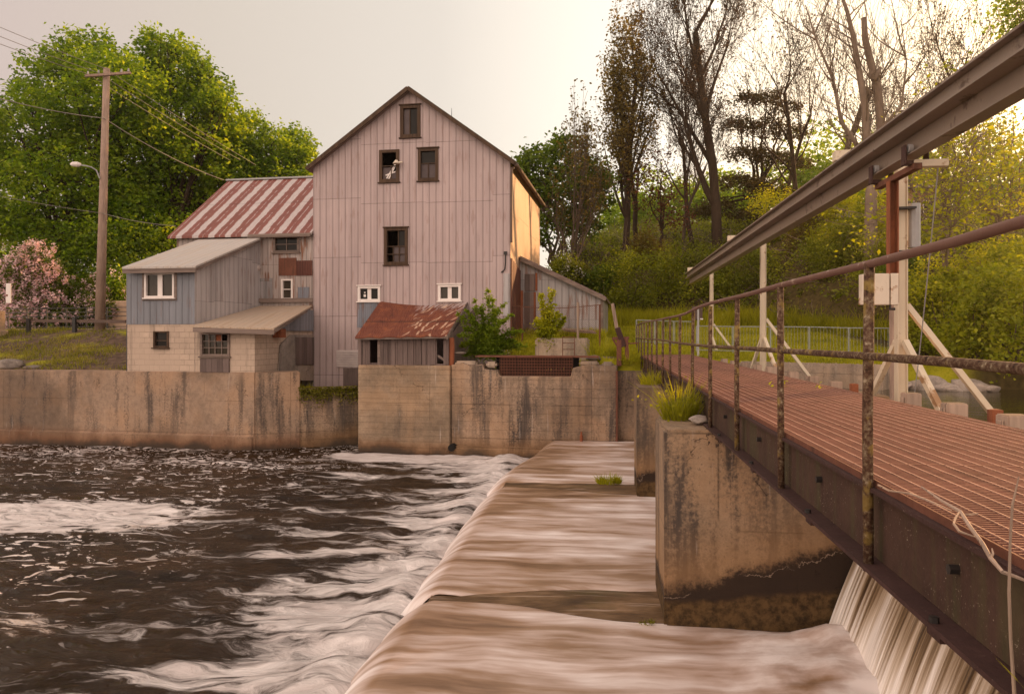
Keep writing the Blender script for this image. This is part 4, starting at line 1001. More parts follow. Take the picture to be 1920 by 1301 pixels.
# ------------------------------------------------------------------ the walkway
XL, XR, DZ = 1.40, 3.34, CAMZ - .752
Y0, Y1 = .6, 29.6
way = thing('walkway', 'rusty steel grating walkway running over the weir to the far bank', 'footbridge', (XL, 0, DZ))
mb = MB()
y = Y0
while y < Y1:
    mb.box(((XL + XR) / 2, y, DZ - .015), (XR - XL - .04, .009, .03)); y += .034
x = XL + .06; rods = MB()
while x < XR - .02:
    rods.box((x, (Y0 + Y1) / 2, DZ + .0005), (.006, Y1 - Y0, .006)); x += .10
for y in np.arange(2.6, Y1, 1.83): mb.box(((XL + XR) / 2, y, DZ - .013), (XR - XL - .04, .012, .034))
mb.build('grating', MT['grating'], way); rods.build('cross_rods', MT['rod'], way)
mb = MB()
gb = CAMZ - 1.19; fx = XL - .02
mb.box((fx + .06, (Y0 + Y1) / 2, (DZ - .05 + gb) / 2), (.014, Y1 - Y0, DZ - .05 - gb - .03))
mb.build('girder', MT['girder'], way)
mb = MB(); mb.box((fx + .03, (Y0 + Y1) / 2, gb), (.17, Y1 - Y0, .022)); mb.box((fx + .06, (Y0 + Y1) / 2, DZ - .045), (.15, Y1 - Y0, .02)); mb.build('girder_flange', MT['flange'], way)
mb = MB(); mb.box((XL + .004, (Y0 + Y1) / 2, DZ - .020), (.010, Y1 - Y0, .044)); mb.box((XL + .04, (Y0 + Y1) / 2, DZ - .036), (.06, Y1 - Y0, .008)); mb.build('kerb_angle', MT['rust'], way)
mb = MB(); mb.box((XR - .03, (Y0 + Y1) / 2, (DZ - .05 + gb) / 2), (.02, Y1 - Y0, DZ - .05 - gb)); mb.box((XR - .03, (Y0 + Y1) / 2, gb), (.17, Y1 - Y0, .022)); mb.build('girder', MT['girder'], way)
POSTY = [3.93 + 1.835 * k for k in range(-1, 15)]
for k, y in enumerate(POSTY):
    yy = y - .75
    mb = MB(); mb.box(((XL + XR) / 2 - .02, yy, gb - .005 + .08), (XR - XL - .12, .10, .16)); mb.box((fx + .045, yy, gb - .04), (.13, .12, .05)); mb.build('cross_beam', MT['flange'], way)
for k, y in enumerate(POSTY[:9]):
    mb = MB(); yy = y - .80
    mb.tube([(fx + .06, yy, DZ - .20), (fx + .015, yy, DZ - .20)], .022, 6); mb.build('bolt', MT['black_metal'], way)
    mb = MB(); mb.tube([(fx - .03, yy + .02, gb + .005), (fx - .03, yy + .02, gb + .035)], .020, 6); mb.build('bolt', MT['black_metal'], way)

rail = thing('guard_railing', 'old pipe railing with lichen covered posts along the river side of the walkway', 'railing', (XL, 0, DZ))
PXX = XL - .035
for k, y in enumerate(POSTY):
    mb = MB(); j = random.uniform(-.012, .012)
    mb.tube([(PXX, y, gb - .03), (PXX - .004, y, DZ + .3), (PXX + j, y, DZ + 1.12)], .026, 10)
    mb.build('post', MT['lichen'], rail, smooth=True)
def wob(z, amp, s): return [(PXX + .0 + amp * (vnoise(y * .55, s) - .5), y, z + amp * 2.2 * (vnoise(y * .31, s + 3) - .5)) for y in [.6] + POSTY + [q + .9 for q in POSTY[:8]] ]
p_ = sorted(wob(DZ + 1.135, .035, 2.0), key=lambda q: q[1]); mb = MB(); mb.tube(p_, .0215, 10); mb.build('top_rail', MT['rail_rust'], rail, smooth=True)
p_ = sorted(wob(DZ + .635, .03, 7.0), key=lambda q: q[1]); mb = MB(); mb.tube([(a - .01, b, c) for a, b, c in p_], .020, 10); mb.build('middle_rail', MT['lichen'], rail, smooth=True)

# ------------------------------------------------------------------ monorail beam, its three gallows and the hoist
XB = 3.70
hb, h1, ht = CAMZ + 2.14, CAMZ + 2.40, CAMZ + 2.63
by0, by1 = .5, 31.6
beam = thing('monorail_beam', 'long weathered steel hoist beam running overhead along the walkway', 'beam', (XB, 0, hb))
L_, M_ = by1 - by0, (by0 + by1) / 2
mb = MB(); mb.box((XB, M_, ht - .012), (.40, L_, .024)); mb.box((XB, M_, h1 + .012), (.40, L_, .024)); mb.box((XB - .10, M_, (ht + h1) / 2), (.02, L_, ht - h1 - .05)); mb.box((XB + .10, M_, (ht + h1) / 2), (.02, L_, ht - h1 - .05)); mb.build('cap_beam', MT['dull_beam'], beam)
mb = MB(); mb.box((XB, M_, (hb + h1) / 2), (.016, L_, h1 - hb - .01)); 
mb.hexa([(XB - .095, by0, hb), (XB + .095, by0, hb), (XB + .095, by1, hb), (XB - .095, by1, hb), (XB - .095, by0, hb + .014), (XB + .095, by0, hb + .014), (XB + .095, by1, hb + .014), (XB - .095, by1, hb + .014)])
for s in (-1, 1): mb.add([(XB + s * .095, by0, hb + .014), (XB + s * .095, by1, hb + .014), (XB + s * .01, by1, hb + .045), (XB + s * .01, by0, hb + .045)], [(0, 1, 2, 3)])
mb.build('track_beam', MT['dull_beam'], beam)
XM = 4.48
def gallows(y):
    t = thing('hoist_gallows', 'x', 'gallows', (XM, y, 3.2), 'white gallows posts carrying the hoist beam')
    mb = MB(); zt_ = ht + .02
    mb.box((XM - .065, y, (3.0 + zt_) / 2), (.016, .15, zt_ - 3.0)); mb.box((XM + .065, y, (3.0 + zt_) / 2), (.016, .15, zt_ - 3.0)); mb.box((XM, y - .03, (3.0 + zt_) / 2), (.114, .016, zt_ - 3.0))
    mb.build('post', MT['cream'], t, bevel=.004)
    mb = MB(); mb.box((XM - .42, y, ht + .10), (1.10, .17, .15)); mb.build('arm', MT['cream'], t, bevel=.004)
    mb = MB(); mb.bar((XM + .08, y, 4.75), (XM + 1.28, y - .15, 3.05), .09, .08, (1, 0, 0)); mb.build('brace', MT['cream'], t)
    mb = MB(); mb.bar((XM + .02, y - .10, 4.2), (XM + .25, y - .95, 3.05), .10, .08, (1, 0, 0)); mb.build('brace', MT['cream'], t)
    mb = MB(); mb.bar((XM - .02, y + .10, 4.2), (XM - .2, y + .95, 3.05), .09, .08, (1, 0, 0)); mb.build('brace', MT['cream'], t)
    return t
g1 = gallows(11.55)
g1['label'] = 'nearest cream gallows post with braces, behind the trolley and control box'
g2 = copy_tree(g1); g2.location.y = 21.0; g2['label'] = 'middle gallows post with a diagonal brace, between the near one and the lawn'
g3 = copy_tree(g1); g3.location.y = 30.7; g3['label'] = 'farthest thin gallows post, at the end of the hoist beam'
# fittings on the nearest post
mb = MB(); mb.tube([(XM + .19, 11.55, 5.62), (XM + .19, 11.55, 6.28)], .085, 10); mb.build('motor_housing', MT['grey_metal'], g1)
for z in (5.55, 6.2):
    mb = MB(); mb.box((XM, 11.52, z), (.32, .26, .03)); mb.tube([(XM - .2, 11.48, z - .02), (XM - .09, 11.48, z)], .03, 6); mb.build('strap', MT['black_metal'], g1)
# old wooden post standing behind it
o = MB(); o.tube([P(1676, 745, 13.4) - Vector((0, 0, .2)), P(1673, 330, 13.4)], [.075, .065], 8)
# trolley with its hanging rusty channel
TY = 9.75
tro = thing('hoist_trolley', 'rusty two wheeled hoist trolley riding on the lower flange of the overhead beam', 'trolley', (XB, TY, hb))
for dy in (-.62, .45):
    for s in (-1, 1):
        mb = MB(); c_ = Vector((XB + s * .075, TY + dy, hb + .075))
        for q in (-.05, .05):
            mb.tube([c_ + Vector((-.022 * s, q, 0)), c_ + Vector((.022 * s, q, 0))], .048, 14)
        mb.build('wheel', MT['grey_metal'], tro)
    mb = MB(); mb.box((XB - .125, TY + dy, hb + .0), (.014, .13, .24)); mb.box((XB + .125, TY + dy, hb + .0), (.014, .13, .24)); mb.box((XB, TY + dy, hb - .09), (.28, .08, .05)); mb.build('hanger', MT['flange'], tro)
mb = MB(); mb.box((XB, TY - .08, hb - .14), (.09, 1.25, .07)); mb.build('tie_bar', MT['rust'], tro)
mb = MB(); mb.box((XB + .16, TY - .64, hb - .105), (.38, .10, .085)); mb.build('end_block', MT['cream'], tro, bevel=.006)
mb = MB(); CX_ = XB - .02
mb.box((CX_, TY + .05, hb - .17 - .78), (.10, .012, 1.56)); mb.box((CX_ - .05, TY + .0, hb - .17 - .78), (.012, .11, 1.56)); mb.box((CX_ + .05, TY + .0, hb - .17 - .78), (.012, .11, 1.56))
mb.build('hanging_channel', MT['rust_red'], tro)
box = thing('control_box', 'rust stained cream metal control box fixed beside the hanging rusty channel', 'control box', (CX_ - .3, TY, hb - 1.6))
mb = MB(); mb.box((CX_ - .20, TY - .02, hb - 1.56), (.26, .16, .40)); mb.build('box_body', MT['foam_box'], box, bevel=.01)
mb = MB(); mb.box((CX_ - .365, TY - .02, hb - 1.56), (.06, .15, .39)); mb.build('side_cover', MT['foam_box'], box, bevel=.008)
mb = MB(); mb.box((CX_ - .01, TY - .055, hb - 1.56), (.09, .10, .40)); mb.build('side_cover', MT['foam_box'], box, bevel=.006)
mb = MB(); mb.tube([(CX_ - .05, TY - .05, hb - 1.76), (CX_ - .05, TY - .05, hb - 1.81), (CX_ + .01, TY - .05, hb - 1.81)], .018, 6); mb.build('cable_gland', MT['black_metal'], box)
mb = MB(); a = Vector((XB + .25, TY - .64, hb - .16)); b = Vector((XM + .05, 11.2, 3.4)); mb.tube([a.lerp(b, t) + Vector((0, 0, -.10 * math.sin(PI * t))) for t in np.linspace(0, 1, 12)], .008, 5)
tag(mb.build('steel_cable', MT['grey_metal'], None), 'thin steel cable hanging from the hoist trolley past the nearest gallows post', 'cable')
tag(o.build('wooden_post', MT['pole'], None), 'rough grey wooden post right behind the nearest gallows post', 'post')

# ------------------------------------------------------------------ timber stubs along the right edge of the walkway
XT = 3.66
stubs = [(1902, .15, .21, 'sawn'), (1789, .15, .19, ''), (1708, .17, .17, ''), (1566, .13, .17, ''), (1523, .14, .17, ''), (1487, .15, .17, ''), (1446, .17, .20, ''), (1420, .15, .17, ''), (1396, .15, .17, ''), (1376, .14, .17, ''), (1358, .14, .17, '')]
proto = None
desc = ['widest square timber stub at the right edge of the picture', 'square timber stub in front of the foot of the long cream brace', 'split timber stub at the foot of the nearest gallows post', 'timber stub with a pale split side, left of the rusty steel stub', 'timber stub standing between the pale split one and a square grey one', 'square grey timber stub just right of the middle gallows brace', 'tallest grey timber stub at the foot of the middle gallows post', 'timber stub just left of the middle gallows post foot', 'sixth timber stub counted back from the pale split one', 'small far timber stub behind the railing, second from the far end', 'farthest timber stub, next to the end of the walkway']
for i, (px, hgt, wd, k) in enumerate(stubs):
    y = 1350 * XT / (.9922 * (px - 1130)); y = (y + XT * SP) / CP
    if proto is None:
        t = thing('timber_stub', desc[i], 'timber', (XT, y, DZ - .3), 'sawn timber stubs along the walkway edge')
        mb = MB(); mb.box((XT, y, DZ - .25), (.22, .20, .80)); mb.build('post_block', MT['timber'], t, bevel=.012, seg=2)
        mb = MB(); mb.box((XT - .125, y, DZ - .26), (.025, .09, .72)); mb.build('side_cleat', MT['timber'], t, bevel=.005)
        proto = t
    else:
        t = copy_tree(proto); t['label'] = desc[i]
    t.location = (XT, y, DZ - .41 + (hgt - .15)); t.rotation_euler.z = random.uniform(-.08, .08); t.scale = (wd / .21, wd / .21, 1)
for px, zt_, lab in ((1866, .16, 'square rusty steel stub between the two nearest timber stubs'), (1601, .13, 'thin rusty steel stub between the pale split timber and the near gallows')):
    y = 1350 * (XT + .1) / (.9922 * (px - 1130)); y = (y + (XT + .1) * SP) / CP
    mb = MB(); mb.box((XT + .1, y, DZ - .30 + zt_ / 2), (.10, .10, .5)); mb.box((XT + .1, y, DZ - .05 + zt_ / 2 + .003), (.07, .07, .004))
    tag(mb.build('steel_stub', MT['rust_red'], None, bevel=.006), lab, 'steel post', 'rusty steel stubs by the walkway')

# ------------------------------------------------------------------ far bank: wall, railing, sign
a = P(1385, 690, 25.6); b = P(1655, 735, 22.2)
wb = wallbox('bank_wall', 'stained low concrete wall holding the lawn above the pond', 'wall', [a, a.lerp(b, .5), b], 1.5, 3.36, 1.1, MT['concrete_top'], .05)
def blue_rail(name, label, p0, p1, n, h, zf):
    t = thing(name, label, 'railing', p0)
    for i in range(n + 1):
        q = p0.lerp(p1, i / n); z = zf(q); mb = MB(); mb.box((q.x, q.y, z + h / 2), (.045, .045, h)); mb.build('post', MT['blue_rail'], t)
    mb = MB(); 
    for hh, r in ((h, .02), (.10, .016)):
        mb.tube([Vector((q.x, q.y, zf(q) + hh)) for q in (p0.lerp(p1, i / n) for i in range(n + 1))], r, 6)
    mb.build('rails', MT['blue_rail'], t)
    mb = MB(); L = (p1 - p0).length; m = int(L / .115)
    for i in range(m):
        q = p0.lerp(p1, (i + .5) / m); z = zf(q); mb.box((q.x, q.y, z + h / 2 + .05), (.008, .008, h - .12))
    mb.build('bars', MT['blue_rail'], t)
    return t
gzz = lambda q: gz(q.x, q.y)
blue_rail('lawn_railing', 'pale blue metal railing on the lawn edge behind the white gallows posts', P(1306, 668, 28.6), P(1668, 690, 26.6), 5, 1.05, lambda q: max(3.30, gzz(q)))
blue_rail('lawn_railing', 'short farther piece of pale blue railing left of the electrical box', P(1193, 660, 32), P(1300, 660, 31.0), 3, 1.05, lambda q: max(3.75, gzz(q)))
sg = thing('electrical_box', 'small grey box on a pole on the lawn, seen through the walkway railing', 'box', P(1309, 660, 27.5))
q = P(1309, 660, 27.5); mb = MB(); mb.box((q.x, q.y, 4.2), (.07, .07, 2.3)); mb.build('pole', MT['grey_metal'], sg)
mb = MB(); mb.box((q.x - .02, q.y + .12, 4.3 + 41 * 27.5 / 1350), (.38, .16, .52)); mb.build('box_body', MT['brown_trim'], sg, bevel=.01)
mb = MB(); mb.box((q.x + .13, q.y + .035, 4.3 + 30 * 27.5 / 1350), (.12, .006, .05)); mb.build('label_plate', MT['white'], sg)
# the old gate jack by the end of the walkway
ja = P(1150, 648, 25.6)
jk = thing('gate_jack', 'rusty sluice gate jack with a leaning timber beside the end of the walkway', 'gate gear', ja)
def p6(a, b, Z=25.6): return P(1100 + a / 3.0975, 440 + b / 3.0975, Z)
for (a, b, c_, d_, wd, nm, mt) in ((150, 400, 175, 545, .12, 'leaning_timber', 'timber'), (178, 540, 215, 650, .19, 'leaning_beam', 'flange'), (188, 610, 188, 745, .17, 'post', 'rust'), (230, 600, 236, 715, .13, 'post', 'rust'), (150, 603, 245, 600, .10, 'cross_bar', 'rust'), (152, 606, 176, 645, .06, 'bracket', 'rust'), (236, 632, 300, 630, .05, 'tie_rod', 'rust')):
    mb = MB(); mb.bar(p6(a, b), p6(c_, d_) + Vector((0, 0, -.1 if nm == 'post' else 0)), wd, wd, (0, 1, 0)); mb.build(nm, MT[mt], jk, bevel=.008)

# ------------------------------------------------------------------ yard right of the mill
q = [P(1003, 640, 27.8), P(1104, 640, 27.4)]
tag(wallbox('yard_wall', 'short thick concrete wall stub behind the trash rack', 'wall', q, 2.6, 4.3 - 6 * 27.5 / 1350, .45, MT['concrete_top'], .06), None, None)
fr = thing('iron_frame', 'thin rusty iron ladder frame leaning on the yard wall', 'frame', P(1065, 660, 27.2))
mb = MB()
z0 = P(0, 667, 27.2).z; z1 = P(0, 631, 27.2).z
for x in (1055, 1077): mb.bar(P(x, 667, 27.2), P(x, 631, 27.2), .03, .03, (0, 1, 0))
mb.build('stiles', MT['rust'], fr)
for k in (632, 643, 655):
    mb = MB(); mb.bar(P(1055, k, 27.2), P(1077, k, 27.2), .025, .025, (0, 0, 1)); mb.build('rung', MT['rust'], fr)
cf = thing('chain_link_fence', 'sagging rusty chain link fence in front of the side shed', 'fence', P(1085, 620, 29.5))
za_, zb2 = P(0, 626, 29.3).z, P(0, 572, 29.3).z
pa, pb = P(960, 600, 30.2), P(1128, 600, 28.8)
for px in (1085,):
    t_ = (px - 960) / 168; q = pa.lerp(pb, t_); mb = MB(); mb.tube([(q.x, q.y, za_ - .6), (q.x, q.y, zb2 + .1)], .05, 8); mb.build('post', MT['timber'], cf)
for tt in (.12, .98):
    q = pa.lerp(pb, tt); mb = MB(); mb.tube([(q.x, q.y, za_ - .6), (q.x, q.y, zb2)], .035, 8); mb.build('post', MT['rust'], cf)
mb = MB(); Lf = (pb - pa).length; H = zb2 - za_; n = int(Lf / .085); d_ = (pb - pa) / Lf
for i in range(-14, n):
    for s in (1, -1):
        x0 = i * .085 if s == 1 else i * .085 + H; x1 = x0 + s * H
        q0 = Vector((pa.x, pa.y, za_)) + Vector((d_.x, d_.y, 0)) * x0; q1 = Vector((pa.x, pa.y, zb2)) + Vector((d_.x, d_.y, 0)) * x1
        lo, hi = min(x0, x1), max(x0, x1)
        t0_, t1_ = 0.0, 1.0
        if lo < 0: 
            if s == 1: t0_ = -lo / (hi - lo)
            else: t1_ = 1 - (-lo) / (hi - lo)
        if hi > Lf:
            if s == 1: t1_ = 1 - (hi - Lf) / (hi - lo)
            else: t0_ = (hi - Lf) / (hi - lo)
        if t1_ > t0_: mb.tube([q0.lerp(q1, t0_), q0.lerp(q1, t1_)], .0035, 3, False)
mb.build('wire_mesh', MT['rust'], cf)
mb = MB(); mb.tube([Vector((pa.x, pa.y, zb2)).lerp(Vector((pb.x, pb.y, zb2)), t) - Vector((0, 0, .12 * math.sin(PI * t))) for t in np.linspace(0, 1, 9)], .014, 5); mb.build('top_wire', MT['rust'], cf)
mb = MB()
for i in range(4):
    mb.bar(P(1050 + i * 4, 616 + i * 1.5, 30.5), P(1112 + i * 2, 620 + i * 1.5, 30), .16, .05)
tag(mb.build('lumber_pile', MT['timber'], None), 'few loose boards lying in front of the side shed', 'boards')

# ------------------------------------------------------------------ left bank: pole, wires, road fence, guard rail, parapet
pq = P(187, 622, 36.0); pb_ = Vector((pq.x, pq.y, gz(pq.x, pq.y) - .1))
up = thing('utility_pole', 'tall weathered wooden utility pole with one cross arm and a street lamp', 'utility pole', pb_)
ptop = P(200, 129, 36.0)
mb = MB(); mb.tube([pb_, pb_.lerp(ptop, .5), ptop], [.24, .19, .15], 12); mb.build('pole_shaft', MT['pole'], up, smooth=True)
mb = MB(); mb.bar(P(160, 143, 35.7), P(245, 137, 35.8), .12, .11); mb.build('crossarm', MT['pole'], up)
for px, py in ((165, 140), (185, 138), (228, 136), (241, 135)):
    mb = MB(); q = P(px, py, 35.75); mb.tube([q, q + Vector((0, 0, .16))], [.05, .035], 8); mb.build('insulator', MT['grey_metal'], up)
mb = MB(); mb.tube([P(187, 335, 35.8), P(181, 320, 35.7), P(172, 314, 35.6), P(160, 311, 35.5), P(150, 310, 35.5)], .035, 8); arm = mb.build('lamp_arm', MT['grey_metal'], up)
mb = MB(); q0, q1 = P(152, 309, 35.5), P(132, 308, 35.4); mb.tube([q0, q0.lerp(q1, .3), q0.lerp(q1, .75), q1], [.06, .13, .12, .05], 10); mb.build('lamp_head', MT['white'], arm)
def wire(label, pts, r=.012, sag=0.0):
    mb = MB(); pts = [Vector(p) for p in pts]; out_ = []
    for a, b in zip(pts, pts[1:]):
        for t in np.linspace(0, 1, 14)[:-1]: out_.append(a.lerp(b, t) - Vector((0, 0, sag * 4 * t * (1 - t))))
    out_.append(pts[-1]); mb.tube(out_, r, 5); tag(mb.build('power_line', MT['cable'], None), label, 'power line', 'wires strung from the utility pole')
MT['cable'] = m_plain('cable', (.30, .26, .22), .6)
wire('topmost power line running from the upper left to the pole top', [P(-140, -10, 30), P(200, 130, 35.7), P(480, 310, 44)], .014, .1)
wire('second power line from the top left of the picture to the cross arm', [P(-140, 10, 30), P(185, 137, 35.7), P(450, 300, 44)], .014, .1)
wire('lowest of the three close power lines reaching the cross arm', [P(-140, 28, 30), P(165, 139, 35.7), P(430, 300, 44)], .014, .1)
wire('thick cable sagging from the left edge to the middle of the pole and on', [P(-140, 142, 30), P(195, 222, 35.8), P(420, 338, 42)], .022, .25)
wire('low thin service wire crossing the trees to the striped wing', [P(-140, 338, 30), P(192, 400, 35.8), P(330, 424, 36)], .013, .1)

rf_ = thing('road_fence', 'black metal fence with three thin rails along the road behind the pole', 'fence', P(100, 600, 38.5))
fa, fb = P(20, 606, 41), P(245, 607, 38.6)
for i in range(7):
    q = fa.lerp(fb, i / 6 * 1.0 - .02); mb = MB(); mb.box((q.x, q.y, 4.60 + .60), (.06, .06, 1.2)); mb.build('post', MT['black_metal'], rf_)
for h in (.15, .72, .95, 1.18):
    mb = MB(); mb.bar((fa.x - .3, fa.y, 4.60 + h), (fb.x, fb.y, 4.60 + h), .035, .04); mb.build('rail', MT['black_metal'], rf_)
gr = thing('guard_rail', 'low dark guard rail on two short posts at the road edge', 'guard rail', P(100, 610, 35.6))
ga, gb_ = P(38, 601, 36.0), P(236, 603, 35.0)
for px in (56, 143):
    q = ga.lerp(gb_, (px - 38) / 198); z = gz(q.x, q.y); mb = MB(); mb.box((q.x, q.y - .06, z + .28), (.18, .16, .85)); mb.build('post', MT['black_metal'], gr, bevel=.01)
mb = MB(); mb.bar(ga, gb_, .08, .15); mb.build('rail', MT['brown_trim'], gr)
pr = thing('bridge_parapet', 'end of a pale concrete bridge parapet at the left edge', 'parapet', P(5, 620, 35))
q = P(-6, 605, 35); mb = MB(); mb.box((q.x - 1.2, q.y, 4.85), (2.9, .5, 1.25)); mb.build('end_block', MT['concrete_pale'], pr, bevel=.03)
mb = MB(); mb.box((q.x - 1.15, q.y - .1, 4.35), (3.05, .8, .35)); mb.build('base_block', MT['concrete_pale'], pr, bevel=.03)
mk = thing('hazard_marker', 'small white marker plate with a red spot standing on the parapet', 'marker', P(16, 565, 35))
q = P(16, 550, 34.8); mb = MB(); mb.box((q.x, q.y, q.z), (.26, .05, .95)); mb.build('plate', MT['white'], mk, bevel=.008)
mb = MB(); mb.box((q.x - .06, q.y - .029, q.z - .1), (.09, .006, .09)); mb.build('red_spot', MT['rust_red'], mk)
bn = thing('white_bench', 'long low white slab bench beyond the road fence', 'bench', P(52, 595, 46))
mb = MB(); mb.bar(P(22, 591, 46), P(85, 591, 46), .5, .28); mb.build('seat', MT['white'], bn); 
for px in (28, 78):
    q = P(px, 600, 46); mb = MB(); mb.box((q.x, q.y, 5.0), (.2, .4, .55)); mb.build('leg', MT['concrete_pale'], bn)
MT['rubble'] = m_block('stone_rubble', (.48, .33, .23), .5, .22)
mb = MB(); a, b = P(190, 600, 47), P(262, 600, 46); mb.prism([Vector((a.x, a.y, 4.2)), Vector((b.x, b.y, 4.2)), Vector((b.x, b.y + .5, 4.2)), Vector((a.x, a.y + .5, 4.2))], (0, 0, 2.3))
tag(mb.build('rubble_wall', MT['rubble'], None, bevel=.06), 'orange brown rubble stone wall beyond the fence beside the pole', 'wall')

# ------------------------------------------------------------------ rocks
def rock(c, r, name='rock', label='', sq=(1, 1, .7), group=None, mat='stone', seed=0):
    bm = bmesh.new(); bmesh.ops.create_icosphere(bm, subdivisions=3, radius=1)
    rr = random.Random(seed)
    off = [rr.uniform(0, 50) for _ in range(3)]
    pl_ = [(Vector((rr.gauss(0, 1), rr.gauss(0, 1), rr.gauss(0, 1))).normalized(), rr.uniform(.55, .9)) for _ in range(9)]
    for v in bm.verts:
        n = v.co.copy()
        for d_, k in pl_:
            s = n.dot(d_)
            if s > k: n -= d_ * (s - k) * .9
        n *= 1 + .12 * (float(vnoise(n.x * 3 + off[0], n.y * 3 + n.z * 2 + off[1])) - .5)
        v.co = Vector((n.x * sq[0], n.y * sq[1], n.z * sq[2])) * r
    me = bpy.data.meshes.new(name); bm.to_mesh(me); bm.free(); me.shade_smooth()
    o = link(name, me, MT[mat], None, c); o.rotation_euler.z = rr.uniform(-.4, .4)
    return tag(o, label, 'rock', group)
rock(P(1312, 788, 9.7), .125, label='flat grey stone lying on top of the nearest pier', sq=(1.35, 1, .6), seed=3)
rk = [(1742, 722, 22.3, .40, 'largest pale boulder of the pond bank, right behind the gallows foot'), (1716, 721, 22.6, .26, 'small boulder left of the largest one on the pond bank'), (1772, 726, 22.0, .28, 'low round stone just right of the largest boulder'), (1806, 723, 22.0, .38, 'dark flat boulder under the yellow bushes, by the long brace'), (1836, 725, 21.8, .32, 'boulder at the right end of the row on the pond bank'), (1858, 729, 21.6, .2, 'smallest stone at the right end, partly under leaves'), (1694, 724, 22.6, .24, 'stone in the gap between the gallows braces'), (1790, 731, 21.8, .2, 'small stone at the waterline between two dark boulders'), (1756, 708, 23.2, .3, 'stone on the bank above the largest boulder')]
for i, (a, b, Z, r, lab) in enumerate(rk): rock(P(a, b, Z), r, label=lab, sq=(1.4, 1, .75), group='boulders on the pond bank', seed=20 + i)
rk = [(20, 684, 29.5, .45, 'broken dark slab on the cracked left end of the river wall'), (62, 690, 29.2, .22, 'small broken lump right of the dark slab on the river wall'), (1113, 671, 26.3, .22, 'flat pale stone in the grass left of the gate jack'), (1140, 672, 26.2, .2, 'flat stone in the grass against the gate jack'), (862, 662, 26.4, .12, 'small white stone on the wall beside the rusty shack pipe')]
for i, (a, b, Z, r, lab) in enumerate(rk): rock(P(a, b, Z), r, label=lab, sq=(1.9, 1, .55), seed=40 + i)
q = onW(1090, 822, WS - .12); mb = MB(); mb.tube([q - Vector((0, 0, .1)), q + Vector((0, 0, .1)), q + Vector((0, 0, .14)), q + Vector((0, 0, .24))], [.055, .055, .03, .028], 10)
tag(mb.build('bottle', MT['rust_red'], None), 'small red bottle standing at the foot of the sluice wall', 'bottle')
# ------------------------------------------------------------------ vegetation helpers
def leaf_quads(C, L, Wd, rng, droop=.0, up=.5):
    C = np.asarray(C, float); n = len(C)
    nrm = rng.normal(size=(n, 3)); nrm[:, 2] = np.abs(nrm[:, 2]) + up; nrm /= np.linalg.norm(nrm, axis=1)[:, None]
    a = rng.normal(size=(n, 3)); a[:, 2] -= droop
    a -= nrm * (a * nrm).sum(1)[:, None]; a /= np.linalg.norm(a, axis=1)[:, None] + 1e-9
    b = np.cross(nrm, a); s = rng.uniform(.65, 1.3, size=(n, 1))
    l = a * (L * s / 2); w_ = b * (Wd * s / 2); k = nrm * (.12 * L * s)
    V = np.stack([C - l, C + w_ + k, C + l, C - w_ + k], 1)
    return V.reshape(-1, 3)
def lobe_pts(c, rad, ncl, per, sig, rng, shell=.5, low=-.6):
    d = rng.normal(size=(ncl * 2, 3)); d /= np.linalg.norm(d, axis=1)[:, None]; d = d[d[:, 2] > low][:ncl]
    r = rng.uniform(shell ** 2, 1.08, size=(len(d), 1)) ** .5
    C = np.array(c) + d * r * np.array(rad)
    sg = sig * rng.uniform(.6, 1.3, size=(len(C), 1, 1))
    P_ = C[:, None, :] + rng.normal(size=(len(C), per, 3)) * sg * np.array([1, 1, .75])
    return P_.reshape(-1, 3)
def wavy(a, b, n, amp, rr, sagup=0.0):
    a = Vector(a); b = Vector(b); out_ = []; 
    for i in range(n + 1):
        t = i / n; q = a.lerp(b, t); k = math.sin(PI * t)
        q += Vector((rr.uniform(-1, 1), rr.uniform(-1, 1), rr.uniform(-.5, .5))) * amp * (k * .8 + .1) * (0 if i in (0,) else 1)
        q.z += sagup * k; out_.append(q)
    return out_
